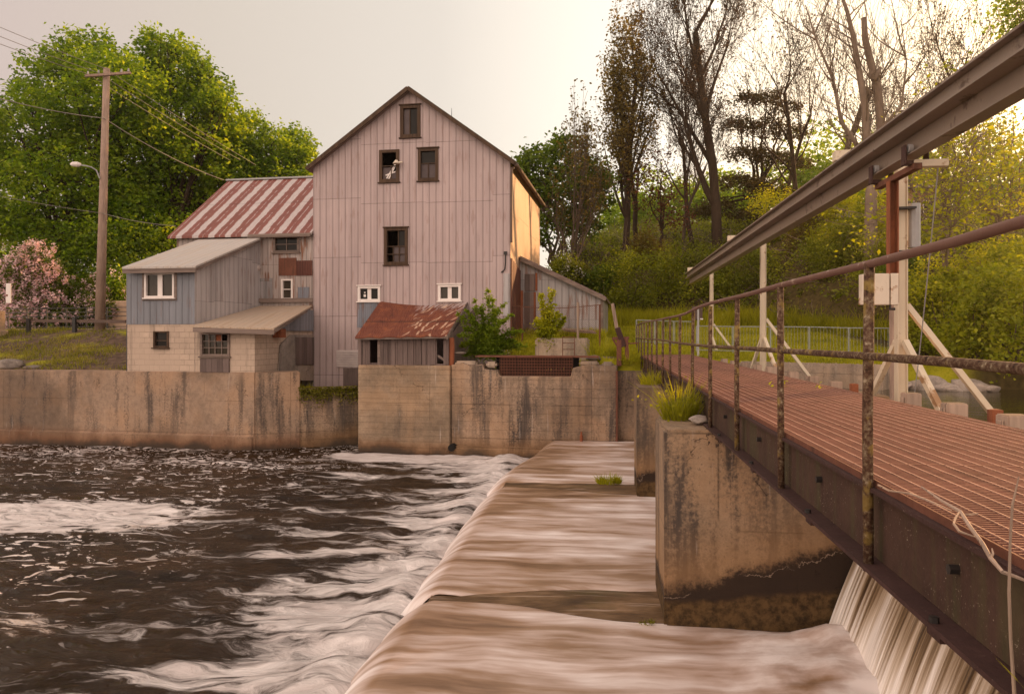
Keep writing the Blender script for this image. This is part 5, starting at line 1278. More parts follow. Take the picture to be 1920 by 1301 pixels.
def leafy_tree(name, label, cat, base, lobes, Z, leaf, bark, L=.26, dens=1.0, trunk=.35, per=13, group=None, sig=.36, seed=1, stems=1, twigs=True, low=-.6, flat=.88):
    rg = np.random.default_rng(seed); rr = random.Random(seed)
    b = P(base[0], base[1], Z); b.z = gz(b.x, b.y) - .2
    t = thing(name, label, cat, b, group); allp = []; cs = []
    for (px, py, pr, *dz) in lobes:
        zz = Z + (dz[0] if dz else rr.uniform(-1, 1) * pr * Z / F * .7); c = P(px, py, zz); r = pr * zz / F
        rad = (r, r * .95, r * flat); cs.append((c, r))
        ncl = int(dens * 21 * r ** 1.75 / (sig / .42) ** 1.3) + 6
        allp.append(lobe_pts(c, rad, ncl, per, sig, rg, low=low))
        m = max(3, int(ncl * .12))       # loose sprays that break the outline
        d = rg.normal(size=(m, 3)); d[:, 2] = np.abs(d[:, 2]); d /= np.linalg.norm(d, axis=1)[:, None]
        e = np.array(c) + d * np.array(rad) * rg.uniform(1.0, 1.18, size=(m, 1))
        allp.append((e[:, None, :] + rg.normal(size=(m, max(3, per // 2), 3)) * np.array([.13, .13, .30]) * sig / .42).reshape(-1, 3))
    pts = np.concatenate(allp)
    quads_mesh('crown', leaf_quads(pts, L, L * .62, rg, .3), leaf, t)
    mb = MB(); hmax = max(c.z for c, r in cs)
    cen = sum((c for c, r in cs), Vector()) / len(cs)
    fork = Vector((b.x * .7 + cen.x * .3, b.y, b.z + (cen.z - b.z) * .45))
    for s in range(stems):
        o = Vector((rr.uniform(-.4, .4), rr.uniform(-.3, .3), 0)) * (s > 0) * 2; fk = fork + o * 2.5
        mb.tube(wavy(b + o, fk, 5, .12, rr), [trunk * (1.15 - .5 * i / 5) * (1 if s == 0 else .7) for i in range(6)], 8)
        for i, (c, r) in enumerate(cs):
            if stems > 1 and i % stems != s: continue
            k = wavy(fk, c + Vector((0, 0, r * .3)), 6, .35, rr, .2); mb.tube(k, [trunk * (.5 - .42 * j / 6) for j in range(7)], 5)
            if twigs:
                for q in range(int(3 + r * 2)):
                    d = Vector((rr.gauss(0, 1), rr.gauss(0, 1), abs(rr.gauss(0, .8)))).normalized() * r * .85; st = k[rr.randint(2, 6)]
                    mb.tube(wavy(st, c + d, 4, .18, rr), [trunk * .16, trunk * .13, trunk * .1, trunk * .07, .012], 4, False)
    mb.build('trunk', bark, t, smooth=True); return t
def grow(mb, p, d, ln, r, lv, mx, rr, tips, o):
    n = 5 if lv < 2 else 4; pts = [p.copy()]; rad = [r]; q = p.copy(); dd = d.copy(); kids = []
    for i in range(n):
        dd = (dd + Vector((rr.gauss(0, 1), rr.gauss(0, 1), rr.gauss(0, .6))) * o['wob'] + Vector((0, 0, o['up'] * (1 if lv else .3)))).normalized()
        q = q + dd * ln / n; pts.append(q.copy()); rad.append(max(o['rmin'], r * (1 - (i + 1) / n * (.45 if lv == 0 else .72))))
        if lv < mx and (i + 1) / n > o['t0'][min(lv, len(o['t0']) - 1)]:
            for _ in range(o['nk'][min(lv, len(o['nk']) - 1)]):
                if rr.random() < .85: kids.append((q.copy(), dd.copy(), rad[-1], (i + 1) / n))
    mb.tube(pts, rad, (8, 6, 4, 3, 3, 3)[min(lv, 5)], False)
    if lv >= mx - o.get('tl', 0): tips.append((q, dd)); 
    for (kp, kd, kr, t) in kids:
        ax = kd.orthogonal().normalized(); ax.rotate(Matrix.Rotation(rr.uniform(0, 2 * PI), 3, kd))
        nd = kd.copy(); nd.rotate(Matrix.Rotation(rr.uniform(*o['ang']), 3, ax))
        grow(mb, kp, nd, ln * rr.uniform(*o['lr']) * (1.1 - .35 * t if lv == 0 else 1), max(o['rmin'], kr * o.get('kr', .55)), lv + 1, mx, rr, tips, o)
    if lv < mx and lv > 0:
        grow(mb, q, dd, ln * .6, max(o['rmin'], rad[-1]), lv + 1, mx, rr, tips, o)
def bare_tree(name, label, base, Z, h, r, lean=(0, 0), mx=4, seed=1, leaf=None, L=.2, per=3, sig=.15, bark='bark_dark', group=None, stems=1, spread=.25, **kw):
    rr = random.Random(seed); rg = np.random.default_rng(seed)
    b = P(base[0], base[1], Z); b.z = gz(b.x, b.y) - .2; t = thing(name, label, 'tree', b, group)
    o = dict(wob=.09, up=.06, rmin=.011, t0=[.25, .25, .2], nk=[2, 2, 1], ang=(R(22), R(50)), lr=(.42, .62)); o.update(kw)
    mb = MB(); tips = []
    for s in range(stems):
        d = Vector((lean[0] + (rr.uniform(-spread, spread) if s else 0), lean[1] + (rr.uniform(-spread, spread) if s else 0), 1)).normalized()
        grow(mb, b + Vector((.3 * s * rr.uniform(-1, 1), 0, 0)), d, h * (.55 if o.get('frac') is None else o['frac']) * (1 if s == 0 else rr.uniform(.7, .95)), r * (1 if s == 0 else .75), 0, mx, rr, tips, o)
    mb.build('trunk', MT[bark], t, smooth=True)
    if leaf:
        T = np.array([q for q, d in tips]); C = (T[:, None, :] + rg.normal(size=(len(T), per, 3)) * sig).reshape(-1, 3)
        quads_mesh('crown', leaf_quads(C, L, L * .6, rg), MT[leaf], t)
    return t
def shrub(name, label, px, py, Z, wpx, hpx, leaf, L=.2, n=2600, sig=.22, group=None, seed=1, cat='shrub', stem='bark', base=None, blobs=7, extra=None):
    rg = np.random.default_rng(seed); rr = random.Random(seed)
    b = P(px, py, Z); b.z = gz(b.x, b.y) - .05 if base is None else base
    t = thing(name, label, cat, b, group); w_, h = wpx * Z / F / 2, hpx * Z / F; pts = []; mb = MB(); tops = []
    for i in range(blobs):
        a = rr.uniform(0, 2 * PI); k = rr.uniform(.0, .7)
        c = b + Vector((math.cos(a) * w_ * k, math.sin(a) * w_ * k * .8, h * (rr.uniform(.08, .32) if i % 2 else rr.uniform(.35, .78)))); r = rr.uniform(.26, .45) * max(w_, h * .5)
        r = min(r, c.z - b.z + .45, b.z + h - c.z + .15)
        ncl = max(4, n // blobs // 9); pts.append(lobe_pts(c, (r, r, r * .95), ncl, 9, sig, rg, .3, -.9)); tops.append((c, r))
        mb.tube(wavy(b + Vector((rr.uniform(-.1, .1), rr.uniform(-.1, .1), 0)) * w_, c, 4, .08 * w_, rr), [.05, .04, .03, .02, .012], 4, False)
    pts = np.concatenate(pts); quads_mesh('foliage', leaf_quads(pts, L, L * .6, rg), leaf, t)
    if extra:
        nm, mt, m, l = extra; q = []
        for c, r in tops:
            d = rg.normal(size=(m, 3)); d[:, 1] -= .5; d[:, 2] += .3; d /= np.linalg.norm(d, axis=1)[:, None]; C = np.array(c) + d * r * rg.uniform(.95, 1.12, size=(m, 1))
            q.append((C[:, None, :] + rg.normal(size=(m, 22, 3)) * np.array([.09, .09, .14])).reshape(-1, 3))
        quads_mesh(nm, leaf_quads(np.concatenate(q), l, l * .8, rg), MT[mt], t)
    mb.build('stems', MT[stem], t); return t

# ------------------------------------------------------------------ big trees on the left
leafy_tree('maple_tree', 'big spreading green maple behind the utility pole at the far left', 'tree', (120, 600),
           [(165, 115, 62), (110, 165, 75), (215, 170, 85), (60, 235, 75), (150, 250, 95), (235, 265, 80), (35, 330, 80), (120, 350, 100), (215, 365, 85), (25, 430, 70), (110, 445, 85), (200, 455, 75), (-40, 300, 80), (-40, 420, 70), (255, 400, 60)], 54, MT['maple'], MT['bark_dark'], .34, 1.15, .5, seed=2, stems=3)
leafy_tree('maple_tree', 'tallest dark maple with a pointed top between the pole and the mill wing', 'tree', (300, 600),
           [(300, 95, 42), (335, 130, 60), (275, 165, 65), (385, 175, 50), (340, 220, 85), (410, 250, 60), (270, 270, 80), (360, 310, 85), (430, 330, 60), (300, 370, 85), (380, 400, 75), (310, 450, 70), (250, 470, 60), (405, 200, 35)], 57, MT['maple'], MT['bark_dark'], .34, 1.15, .5, seed=5, stems=2)
leafy_tree('maple_tree', 'rounder yellow green maple directly behind the striped wing roof', 'tree', (490, 600),
           [(470, 250, 40), (545, 275, 42), (510, 295, 50), (455, 320, 60), (570, 300, 26), (525, 340, 60), (470, 380, 60), (565, 350, 40), (430, 390, 55), (420, 290, 45)], 62, MT['maple'], MT['bark_dark'], .34, 1.3, .4, seed=8)
# lilacs and undergrowth behind the road
shrub('lilac_bush', 'largest pink flowering lilac bush, at the far left of the road fence', 58, 597, 46, 175, 190, MT['lilac_leaf'], .22, 6000, .3, seed=3, blobs=14, extra=('blossom', 'lilac', 34, .13), group='lilacs behind the road')
shrub('lilac_bush', 'pink flowering lilac bush half hidden by the utility pole', 182, 590, 47, 110, 130, MT['lilac_leaf'], .22, 4000, .3, seed=4, blobs=8, extra=('blossom', 'lilac', 12, .11), group='lilacs behind the road')
shrub('lilac_bush', 'yellow green bush with faded blossom between the pole and the lean-to', 222, 585, 48.5, 80, 150, MT['maple'], .24, 3600, .3, seed=6, blobs=8, extra=('blossom', 'lilac', 4, .11), group='lilacs behind the road')
shrub('lilac_bush', 'dark leafy lilac bush with few blossoms at the left edge of the picture', -10, 590, 49, 130, 190, MT['lilac_leaf'], .24, 4200, .3, seed=9, blobs=9, extra=('blossom', 'lilac', 10, .11), group='lilacs behind the road')
leafy_tree('dark_hedge', 'dark green hedge behind the lilacs and the road fence', 'hedge', (120, 600), [(-30, 545, 60), (40, 545, 50), (105, 540, 50), (150, 540, 55), (205, 540, 50), (250, 530, 60), (80, 490, 55), (160, 480, 60), (250, 470, 60)], 51, MT['maple_dark'], MT['bark_dark'], .28, .9, .1, seed=12, twigs=False, low=-1)

# ------------------------------------------------------------------ trees behind the mill and on the hill, left to right
leafy_tree('maple_tree', 'dark green maple with twin trunks right beside the mill side wall', 'tree', (1035, 500),
           [(1010, 305, 38), (1060, 285, 36), (1095, 330, 45), (1000, 365, 40), (1055, 350, 52), (1110, 385, 40), (1030, 410, 45), (1085, 425, 42), (1120, 345, 30), (990, 330, 30), (1000, 445, 30)], 52, MT['maple_dark'], MT['bark'], .32, 1.35, .28, seed=21, stems=2)
bare_tree('young_tree', 'slim tree with sparse tufts rising out of the dark maple beside the mill', (1046, 505), 50.5, 11.5, .2, mx=3, seed=23, leaf='olive', L=.24, per=4, sig=.2, bark='bark', up=.22, ang=(R(15), R(32)), nk=[3, 2, 1], frac=.8)
bare_tree('poplar_tree', 'narrow upright poplar with sparse brownish leaves against the sky', (1172, 445), 58, 15.2, .28, mx=3, seed=31, leaf='olive', L=.28, per=6, sig=.28, up=.20, ang=(R(22), R(42)), nk=[4, 2, 2], t0=[.12, .2, .2], lr=(.30, .42), frac=.95)
bare_tree('poplar_tree', 'shorter twiggy tree leaning against the right side of the poplar', (1195, 450), 60, 11, .22, mx=3, seed=33, leaf='olive', L=.26, per=5, sig=.3, up=.16, ang=(R(20), R(45)), nk=[3, 2, 2], t0=[.15, .2], lr=(.3, .45), frac=.9)
bare_tree('tall_tree', 'tallest nearly bare tree with a thick trunk and small buds, centre of the hill', (1345, 490), 57, 25, .42, lean=(-.03, 0), mx=4, seed=41, leaf='bud', L=.17, per=3, sig=.12, up=.13, ang=(R(20), R(44)), nk=[2, 2, 2], t0=[.12, .2, .2], lr=(.40, .58), frac=.68, stems=1, wob=.11)
bare_tree('tall_tree', 'thinner bare tree standing close on the left of the tallest tree', (1300, 478), 59, 17, .2, lean=(-.10, 0), mx=4, seed=47, leaf='bud', L=.17, per=3, sig=.12, up=.16, ang=(R(20), R(40)), nk=[2, 2, 1], t0=[.25, .2, .2], lr=(.42, .6), frac=.6)
leafy_tree('pine_tree', 'dark flat topped pine with tiers of needles right of the tallest tree', 'tree', (1425, 470),
           [(1400, 190, 26), (1440, 185, 30), (1475, 205, 28), (1385, 235, 28), (1430, 240, 36), (1480, 250, 34), (1400, 290, 36), (1450, 300, 38), (1495, 310, 26), (1380, 345, 40), (1430, 355, 38), (1350, 390, 34), (1400, 405, 36), (1310, 400, 26), (1470, 370, 30)], 62, MT['pine'], MT['bark_dark'], .24, .75, .3, per=18, seed=43, sig=.34, flat=.34)
leafy_tree('copper_tree', 'small russet leaved tree low between the poplar and the tallest tree', 'tree', (1240, 470),
           [(1235, 330, 32), (1260, 365, 34), (1225, 385, 32), (1250, 410, 36), (1275, 420, 28), (1210, 350, 22), (1240, 290, 20)], 56, MT['russet'], MT['bark_dark'], .24, .42, .15, per=8, seed=45, sig=.4)
for i, (px, py, Z, h, r, ln, sd, lab) in enumerate((
        (1500, 470, 52, 17, .2, -.02, 51, 'thin bare tree just right of the dark pine'), (1545, 470, 50, 17.5, .26, .03, 52, 'bare grey tree with a bent trunk behind the middle of the beam'),
        (1475, 470, 56, 15, .18, .06, 57, 'slender bare tree in front of the dark pine'), (1280, 460, 60, 12, .16, .05, 58, 'small bare tree left of the tallest tree'),
        (1770, 450, 44, 16, .2, .04, 55, 'thin bare tree rising above the beam near the house'), (1740, 450, 46, 13, .16, -.08, 56, 'slim bare tree left of the house gable'))):
    bare_tree('bare_tree', lab, (px, py), Z, h, r, lean=(ln, 0), mx=4, seed=sd, leaf='bud' if i != 1 else None, L=.16, per=1, sig=.1, up=.10, ang=(R(22), R(52)), nk=[2, 2, 1], t0=[.25, .25, .2], lr=(.42, .62), frac=.6, wob=.13, bark='bark' if i % 2 else 'bark_dark', group='bare trees on the hill')
def dead_tree():
    Z = 40; rr = random.Random(66); b = P(1632, 470, Z); b.z = gz(b.x, b.y) - .2
    t = thing('dead_tree', 'big dead tree with thick broken forks and bare limbs above the beam', 'tree', b); mb = MB(); tips = []
    o = dict(wob=.12, up=.14, rmin=.011, t0=[.15, .2, .2], nk=[2, 2, 1], ang=(R(18), R(46)), lr=(.42, .62), kr=.5)
    fork = P(1634, 330, Z)
    mb.tube(wavy(b, fork, 4, .1, rr), [.40, .36, .34, .32, .30], 8)
    limbs = [[(1634, 330), (1625, 262), (1622, 200), (1610, 130), (1600, 70), (1588, 20), (1566, -40)], [(1634, 330), (1652, 240), (1646, 165), (1632, 115), (1622, 72), (1620, 34)], [(1634, 330), (1604, 268), (1577, 228), (1562, 150), (1532, 80), (1510, 10)], [(1640, 150), (1650, 128)], [(1652, 240), (1690, 200), (1700, 120), (1690, 40)]]
    for k, l in enumerate(limbs):
        zz = Z + (0, .6, -.5, .3, 1.2)[k]; q = [P(x, y, zz if i else Z) for i, (x, y) in enumerate(l)]; n = len(q)
        r0, r1 = ((.26, .07), (.27, .15), (.15, .03), (.13, .12), (.10, .02))[k]
        mb.tube(q, [r0 + (r1 - r0) * i / (n - 1) for i in range(n)], 7)
        for i in range(1, n - (1 if k == 1 else 0)):
            for _ in range(3 if k in (0, 2, 4) else 2):
                if k == 3: continue
                d_ = (q[i] - q[i - 1]).normalized(); ax = d_.orthogonal().normalized(); ax.rotate(Matrix.Rotation(rr.uniform(0, 6.3), 3, d_)); d_.rotate(Matrix.Rotation(rr.uniform(R(25), R(60)), 3, ax))
                grow(mb, q[i].lerp(q[i - 1], rr.random()), d_, rr.uniform(1.6, 4.2), .05, 2, 4, rr, tips, o)
    mb.build('trunk', MT['bark_pale'], t, smooth=True)
dead_tree()
# crooked trunk right of the near gallows, with yellow green leaves
bare_tree('crooked_tree', 'crooked forked tree with pale trunk between the house and the yellow foliage', (1788, 600), 31, 9.5, .16, lean=(0, 0), mx=4, seed=72, leaf='lime', L=.20, per=3, sig=.25, up=.05, ang=(R(25), R(55)), nk=[2, 2, 1], t0=[.45, .3, .2], lr=(.5, .7), frac=.62, wob=.16, bark='bark_pale')
leafy_tree('maple_tree', 'green maple whose branch hangs in at the upper right corner', 'tree', (1990, 560),
           [(1905, 20, 40), (1950, -20, 60), (1960, 60, 60), (1900, 60, 22), (2010, 120, 80), (1935, 110, 30), (2030, 30, 80)], 30, MT['maple'], MT['bark'], .20, .9, .25, seed=81, sig=.3)
leafy_tree('willow_tree', 'bright yellow green leafy tree glowing at the right edge above the rail', 'tree', (1880, 640),
           [(1850, 265, 42), (1900, 240, 45), (1815, 330, 34), (1870, 330, 50), (1920, 310, 50), (1835, 390, 36), (1900, 390, 50), (1955, 380, 60), (1810, 270, 18)], 33, MT['lime'], MT['bark_pale'], .20, .55, .16, per=10, seed=83, sig=.34)
# bushes of the pond bank
bu = [(1700, 560, 34, 90, 110, 'maple_dark', 'dark green bush in the shade behind the near gallows post'), (1800, 640, 27, 110, 110, 'maple', 'fresh green bush between the yellow ones above the pond'), (1905, 735, 22.5, 190, 250, 'willow', 'tall yellow willow bush at the right edge over the pond'), (1830, 722, 23.8, 150, 200, 'willow', 'golden bush right of the long cream brace'), (1780, 690, 26, 120, 190, 'willow', 'loose yellow green bush behind the long cream brace'),
      (1880, 660, 26, 200, 240, 'willow', 'bigger bright bush behind the golden one on the pond bank'), (1725, 680, 27, 90, 160, 'scrub', 'shaded green bush right of the near gallows post'), (1960, 700, 24, 180, 260, 'willow', 'yellow bush cut off by the right edge of the picture'),
      (1850, 600, 30, 240, 190, 'lime', 'pale lime shrub mass on the slope under the yellow tree'), (1740, 590, 31, 120, 170, 'lime', 'lime green shrub on the slope below the house'), (1660, 600, 36, 120, 130, 'scrub', 'dark green shrub behind the control box'), (1930, 560, 30, 200, 200, 'lime', 'lime shrub high on the slope at the right edge')]
for i, (a, b, Z, w_, h, lf, lab) in enumerate(bu):
    shrub('bank_bush', lab, a, b, Z, w_, h, MT[lf], .15, 5200, .17, seed=100 + i, group='bushes on the pond bank', blobs=16)
# understorey shrubs one can tell apart on the hill
hb_ = [(1180, 560, 45, 130, 130, 'scrub', 'dark bushy thicket right of the side shed'), (1130, 520, 46, 110, 60, 'maple_dark', 'green shrub under the twin trunk maple'), (1260, 560, 46, 130, 110, 'scrub', 'brown green thicket below the russet tree'), (1060, 520, 46, 90, 50, 'scrub', 'shrub with white blossom beside the mill corner'),
       (1340, 570, 46, 120, 110, 'scrub', 'dark thicket under the tallest tree'), (1500, 470, 47, 110, 110, 'olive', 'olive leafed shrub under the pine behind the beam'), (1420, 560, 46, 130, 90, 'scrub', 'tangled thicket left of the middle gallows post'), (1530, 590, 42, 130, 80, 'scrub', 'low green bush behind the lawn railing'), (1600, 590, 41, 130, 90, 'scrub', 'leafy bush left of the control box behind the lawn'), (1560, 500, 45, 120, 100, 'lime', 'bright shrub on the slope under the dead tree'), (1640, 520, 42, 110, 120, 'willow', 'yellow green shrub behind the hanging rusty channel'), (1440, 440, 52, 120, 110, 'lime', 'light leafed young shrub below the pine'), (1220, 470, 52, 130, 70, 'olive', 'brownish shrub at the foot of the poplar')]
for i, (a, b, Z, w_, h, lf, lab) in enumerate(hb_):
    shrub('hill_shrub', lab, a, b, Z, w_, h, MT[lf], .17, 4200, .32, seed=140 + i, group='shrubs on the wooded slope', blobs=10, extra=('blossom', 'blossom', 3, .10) if i == 3 else None)
# undergrowth as one mass
def undergrowth():
    rg = np.random.default_rng(77); n = 4200
    X = rg.uniform(-3, 40, n); Y = rg.uniform(30, 84, n)
    foot = 44 - 5 * sstep(2, -3, X) - 13 * sstep(8, 16, X); k = (Y > foot + rg.normal(0, .8, n)) & ~((X < 0) & (Y < 40)); X = X[k]; Y = Y[k]
    Z = ground(X, Y); C = np.stack([X, Y, Z], 1); s = rg.uniform(.3, 1.2, len(C)) * (.5 + fbm(X * .2, Y * .2, 9))
    pts = C[:, None, :] + rg.normal(size=(len(C), 26, 3)) * np.array([.5, .5, .42]) * s[:, None, None] + np.array([0, 0, .4]) * s[:, None, None]
    tag(quads_mesh('undergrowth', leaf_quads(pts.reshape(-1, 3), .20, .12, rg), MT['scrub']), 'tangled green and brown undergrowth covering the wooded slope', 'undergrowth', kind='stuff')
    rr = random.Random(5); mb = MB()
    for i in range(900):
        j = rr.randrange(len(C)); a = Vector(C[j]); d = Vector((rr.gauss(0, 1), rr.gauss(0, .6), abs(rr.gauss(.5, .5)))).normalized() * rr.uniform(.8, 3.2)
        mb.tube(wavy(a, a + d, 4, .2, rr), [.03, .025, .02, .015, .01], 3, False)
    tag(mb.build('brushwood', MT['bark_pale'], None), 'dead sticks and fallen branches lying among the undergrowth', 'brushwood', kind='stuff')
undergrowth()
# ------------------------------------------------------------------ far wood closing the horizon
def far_wood():
    rg = np.random.default_rng(9); pts = []
    for i in range(240):
        a = rg.uniform(-62, 45); D = rg.uniform(84, 120); x, y = D * math.sin(R(a)), D * math.cos(R(a))
        h = rg.uniform(4, 9) if -25 < a < 12 else rg.uniform(6, 12)
        g_ = float(ground(np.array([x]), np.array([y]))[0])
        pts.append(lobe_pts((x, y, g_ + h * .5), (h * .45, h * .45, h * .55), 60, 10, .6, rg, .4, -1))
    tag(quads_mesh('far_wood', leaf_quads(np.concatenate(pts), .55, .34, rg), MT['maple']), 'far belt of trees closing the view behind everything', 'wood', kind='stuff')
far_wood()
# ------------------------------------------------------------------ houses among the trees
MT['brick_house'] = m_block('house_brick', (.42, .24, .13), .3, .1)
MT['shingle'] = m_plain('shingles', (.10, .07, .055), .8, .3, 8)
hs = thing('hipped_house', 'tan brick house with a dark hipped roof behind the near gallows post', 'house', P(1730, 480, 54))
a = P(1690, 470, 54); b = P(1757, 470, 54); zt_ = P(0, 355, 54).z; z0 = a.z - 3
mb = MB(); mb.hexa([Vector((a.x, a.y, z0)), Vector((b.x, b.y, z0)), Vector((b.x, b.y + 6, z0)), Vector((a.x, a.y + 6, z0)), Vector((a.x, a.y, zt_)), Vector((b.x, b.y, zt_)), Vector((b.x, b.y + 6, zt_)), Vector((a.x, a.y + 6, zt_))]); mb.build('wall', MT['brick_house'], hs)
e = .6; pk = P(0, 322, 54).z; m1 = Vector(((a.x + b.x) / 2 - .8, a.y + 3, pk)); m2 = Vector(((a.x + b.x) / 2 - .4, a.y + 3, pk))
q = [Vector((a.x - e, a.y - e, zt_)), Vector((b.x + e, b.y - e, zt_)), Vector((b.x + e, b.y + 6 + e, zt_)), Vector((a.x - e, a.y + 6 + e, zt_))]
mb = MB(); mb.add(q + [m1, m2], [(0, 1, 5, 4), (1, 2, 5), (2, 3, 4, 5), (3, 0, 4), (3, 2, 1, 0)]); mb.build('roof', MT['shingle'], hs)
for px in (1708, 1738):
    c_ = P(px, 395, 54); mb = MB(); mb.box((c_.x, a.y - .02, c_.z), (.8, .08, 1.4)); fo = mb.build('window', MT['white'], hs); mb = MB(); mb.box((c_.x, a.y - .07, c_.z), (.66, .03, 1.24)); mb.build('pane', MT['glass'], fo)
h2_ = thing('hillside_cottage', 'dark cottage with pale posts half hidden by trees left of the dead tree', 'house', P(1545, 440, 52))
a = P(1520, 460, 52); b = P(1600, 460, 52); zt_ = P(0, 412, 52).z; z0 = a.z - 2
mb = MB(); mb.hexa([Vector((a.x, a.y, z0)), Vector((b.x, b.y, z0)), Vector((b.x, b.y + 5, z0)), Vector((a.x, a.y + 5, z0)), Vector((a.x, a.y, zt_)), Vector((b.x, b.y, zt_)), Vector((b.x, b.y + 5, zt_)), Vector((a.x, a.y + 5, zt_))]); mb.build('wall', MT['wood_grey'], h2_)
mb = MB(); mm = (a + b) / 2; mb.add([Vector((a.x - .4, a.y - .8, zt_)), Vector((b.x + .4, b.y - .8, zt_)), Vector((b.x + .4, b.y + 5.4, zt_)), Vector((a.x - .4, a.y + 5.4, zt_)), Vector((a.x - .4, a.y + 2.3, zt_ + 1.4)), Vector((b.x + .4, b.y + 2.3, zt_ + 1.4))], [(0, 1, 5, 4), (2, 3, 4, 5), (1, 2, 5), (3, 0, 4), (3, 2, 1, 0)]); mb.build('roof', MT['shingle'], h2_)
for px in (1530, 1545, 1560):
    c_ = P(px, 435, 52); mb = MB(); mb.box((c_.x, a.y - .7, (zt_ + z0) / 2), (.16, .16, zt_ - z0)); mb.build('porch_post', MT['white'], h2_)

# ------------------------------------------------------------------ plants close to the mill
def feathery(label, name, px, py, Z, sprays, seed, leaf, L=.10):
    rg = np.random.default_rng(seed); rr = random.Random(seed); b = P(px, py, Z)
    t = thing(name, label, 'shrub', b); mb = MB(); pts = []
    for (x, y, k) in sprays:
        e = P(x, y, Z + rr.uniform(-.7, .5)); s = wavy(b + Vector((rr.uniform(-.5, .5), 0, 0)), e, 7, .05, rr, .25)
        mb.tube(s, [.018, .016, .014, .012, .010, .008, .006, .004], 4, False)
        for i in range(1, 8):
            for _ in range(int(k * 1.6)):
                d = Vector((rr.gauss(0, 1), rr.gauss(0, .8), rr.gauss(.2, .5))).normalized() * rr.uniform(.12, .55) * (1.2 - i / 8)
                q = s[i].lerp(s[i - 1], rr.random()); m = 9
                for j in range(m): pts.append(q + d * (j + 1) / m + Vector((rr.gauss(0, .02), rr.gauss(0, .02), rr.gauss(0, .02))))
    quads_mesh('foliage', leaf_quads(np.array(pts), L, L * .32, rg), leaf, t); mb.build('stems', MT['bark'], t); return t
sp = [(915, 545, 8), (900, 575, 9), (930, 580, 9), (885, 600, 9), (948, 600, 9), (870, 615, 9), (960, 625, 9), (905, 610, 11), (930, 625, 11), (880, 640, 10), (950, 645, 10), (865, 650, 8), (968, 640, 7), (910, 640, 11), (935, 655, 9), (895, 660, 9), (975, 655, 6), (858, 590, 6), (962, 590, 6), (872, 580, 7), (945, 572, 6), (978, 620, 7), (985, 650, 7), (860, 630, 8), (922, 560, 8), (890, 560, 5), (955, 655, 9), (870, 668, 8), (925, 672, 9)]
feathery('tall feathery green shrub growing against the mill right of the plank shack', 'feathery_shrub', 912, 668, 27.4, sp, 3, MT['feather'], .12)
def sapling():
    b = P(1025, 645, 27.9); t = thing('sapling', 'bright yellow green leafy sapling in front of the side shed door', 'sapling', b); rg = np.random.default_rng(8); rr = random.Random(8); mb = MB(); pts = []
    for (x, y, r0) in ((1035, 548, .17), (1015, 556, .16), (1026, 585, .26), (1046, 590, .16), (1008, 600, .2), (1058, 598, .1), (1022, 610, .3)):
        e = P(x, y, 27.9 + rr.uniform(-.2, .2)); s = wavy(b, e, 8, .04, rr); mb.tube(s, [.02 - .002 * k for k in range(9)], 4, False)
        for k in range(2, 9): pts.append(np.array(s[k]) + rg.normal(size=(60, 3)) * r0 * (1.25 - .09 * k) * np.array([.7, .7, .8]))
    quads_mesh('foliage', leaf_quads(np.concatenate(pts), .12, .085, rg, .3), MT['lime'], t); mb.build('stems', MT['bark'], t)
sapling()
def tuft(label, name, c, r, h, n, seed, mat='grass', wd=.012, leafy=0):
    rg = np.random.default_rng(seed); V = []
    for i in range(n):
        a = rg.uniform(0, 2 * PI); k = r * rg.uniform(0, 1) ** .5; b = np.array([c[0] + math.cos(a) * k, c[1] + math.sin(a) * k, c[2]])
        d = np.array([math.cos(a) * rg.uniform(0, .5), math.sin(a) * rg.uniform(0, .5), 1.0]); d += rg.normal(size=3) * .18; hh = h * rg.uniform(.45, 1.05)
        s = np.array([math.sin(a + 1), math.cos(a + 1), 0]) * wd / 2; m = b + d * hh * .55; t = b + d * hh + np.array([d[0], d[1], -.25]) * hh * .35
        V += [b - s, b + s, m + s * .8, m - s * .8, m - s * .8, m + s * .8, t + s * .1, t - s * .1]
    if leafy:
        C = np.array(c) + rg.normal(size=(leafy, 3)) * np.array([r * .8, r * .8, h * .2]) + np.array([-r * .5, 0, h * .45])
        V = np.concatenate([np.array(V), leaf_quads(C, .055, .04, rg)])
    return tag(quads_mesh(name, np.array(V), MT[mat], None, c), label, 'grass')
q = P(1275, 775, 10.3)
tuft('tall grass tuft with a leafy weed growing on top of the nearest pier', 'grass_tuft', (q.x, q.y, 3.08), .24, .55, 420, 1, 'grass', .010, 90)
q = P(1225, 712, 17.6); tuft('grass tuft on the farther pier beside the railing', 'grass_tuft', (q.x, q.y, 3.08), .3, .4, 200, 2, 'grass', .016)
q = onZ(1142, 905, .63); tuft('small green grass clump on the wet sill between the water chutes', 'grass_tuft', (q.x, q.y, .62), .3, .22, 260, 3, 'grass', .02)
q = P(568, 727, 28.3); tuft('small grass clump on the angled wall below the block lean-to', 'grass_tuft', (q.x, q.y, q.z - .1), .32, .3, 200, 4, 'grass', .02)
q = P(1135, 668, 26.6); tuft('yellow tall grass against the gate jack', 'grass_tuft', (q.x, q.y, q.z - .2), .55, .85, 520, 5, 'grass', .018)
q = P(1182, 672, 25.8); tuft('weeds with tiny white flowers where the walkway meets the bank', 'grass_tuft', (q.x, q.y, q.z - .2), .4, .45, 300, 6, 'grass', .018)
q = P(1222, 1150, 8.95); tuft('moss and short weeds at the foot of the nearest pier', 'moss_tuft', (q.x - .03, q.y + .3, .56), .09, .09, 90, 7, 'grass_dry', .016)
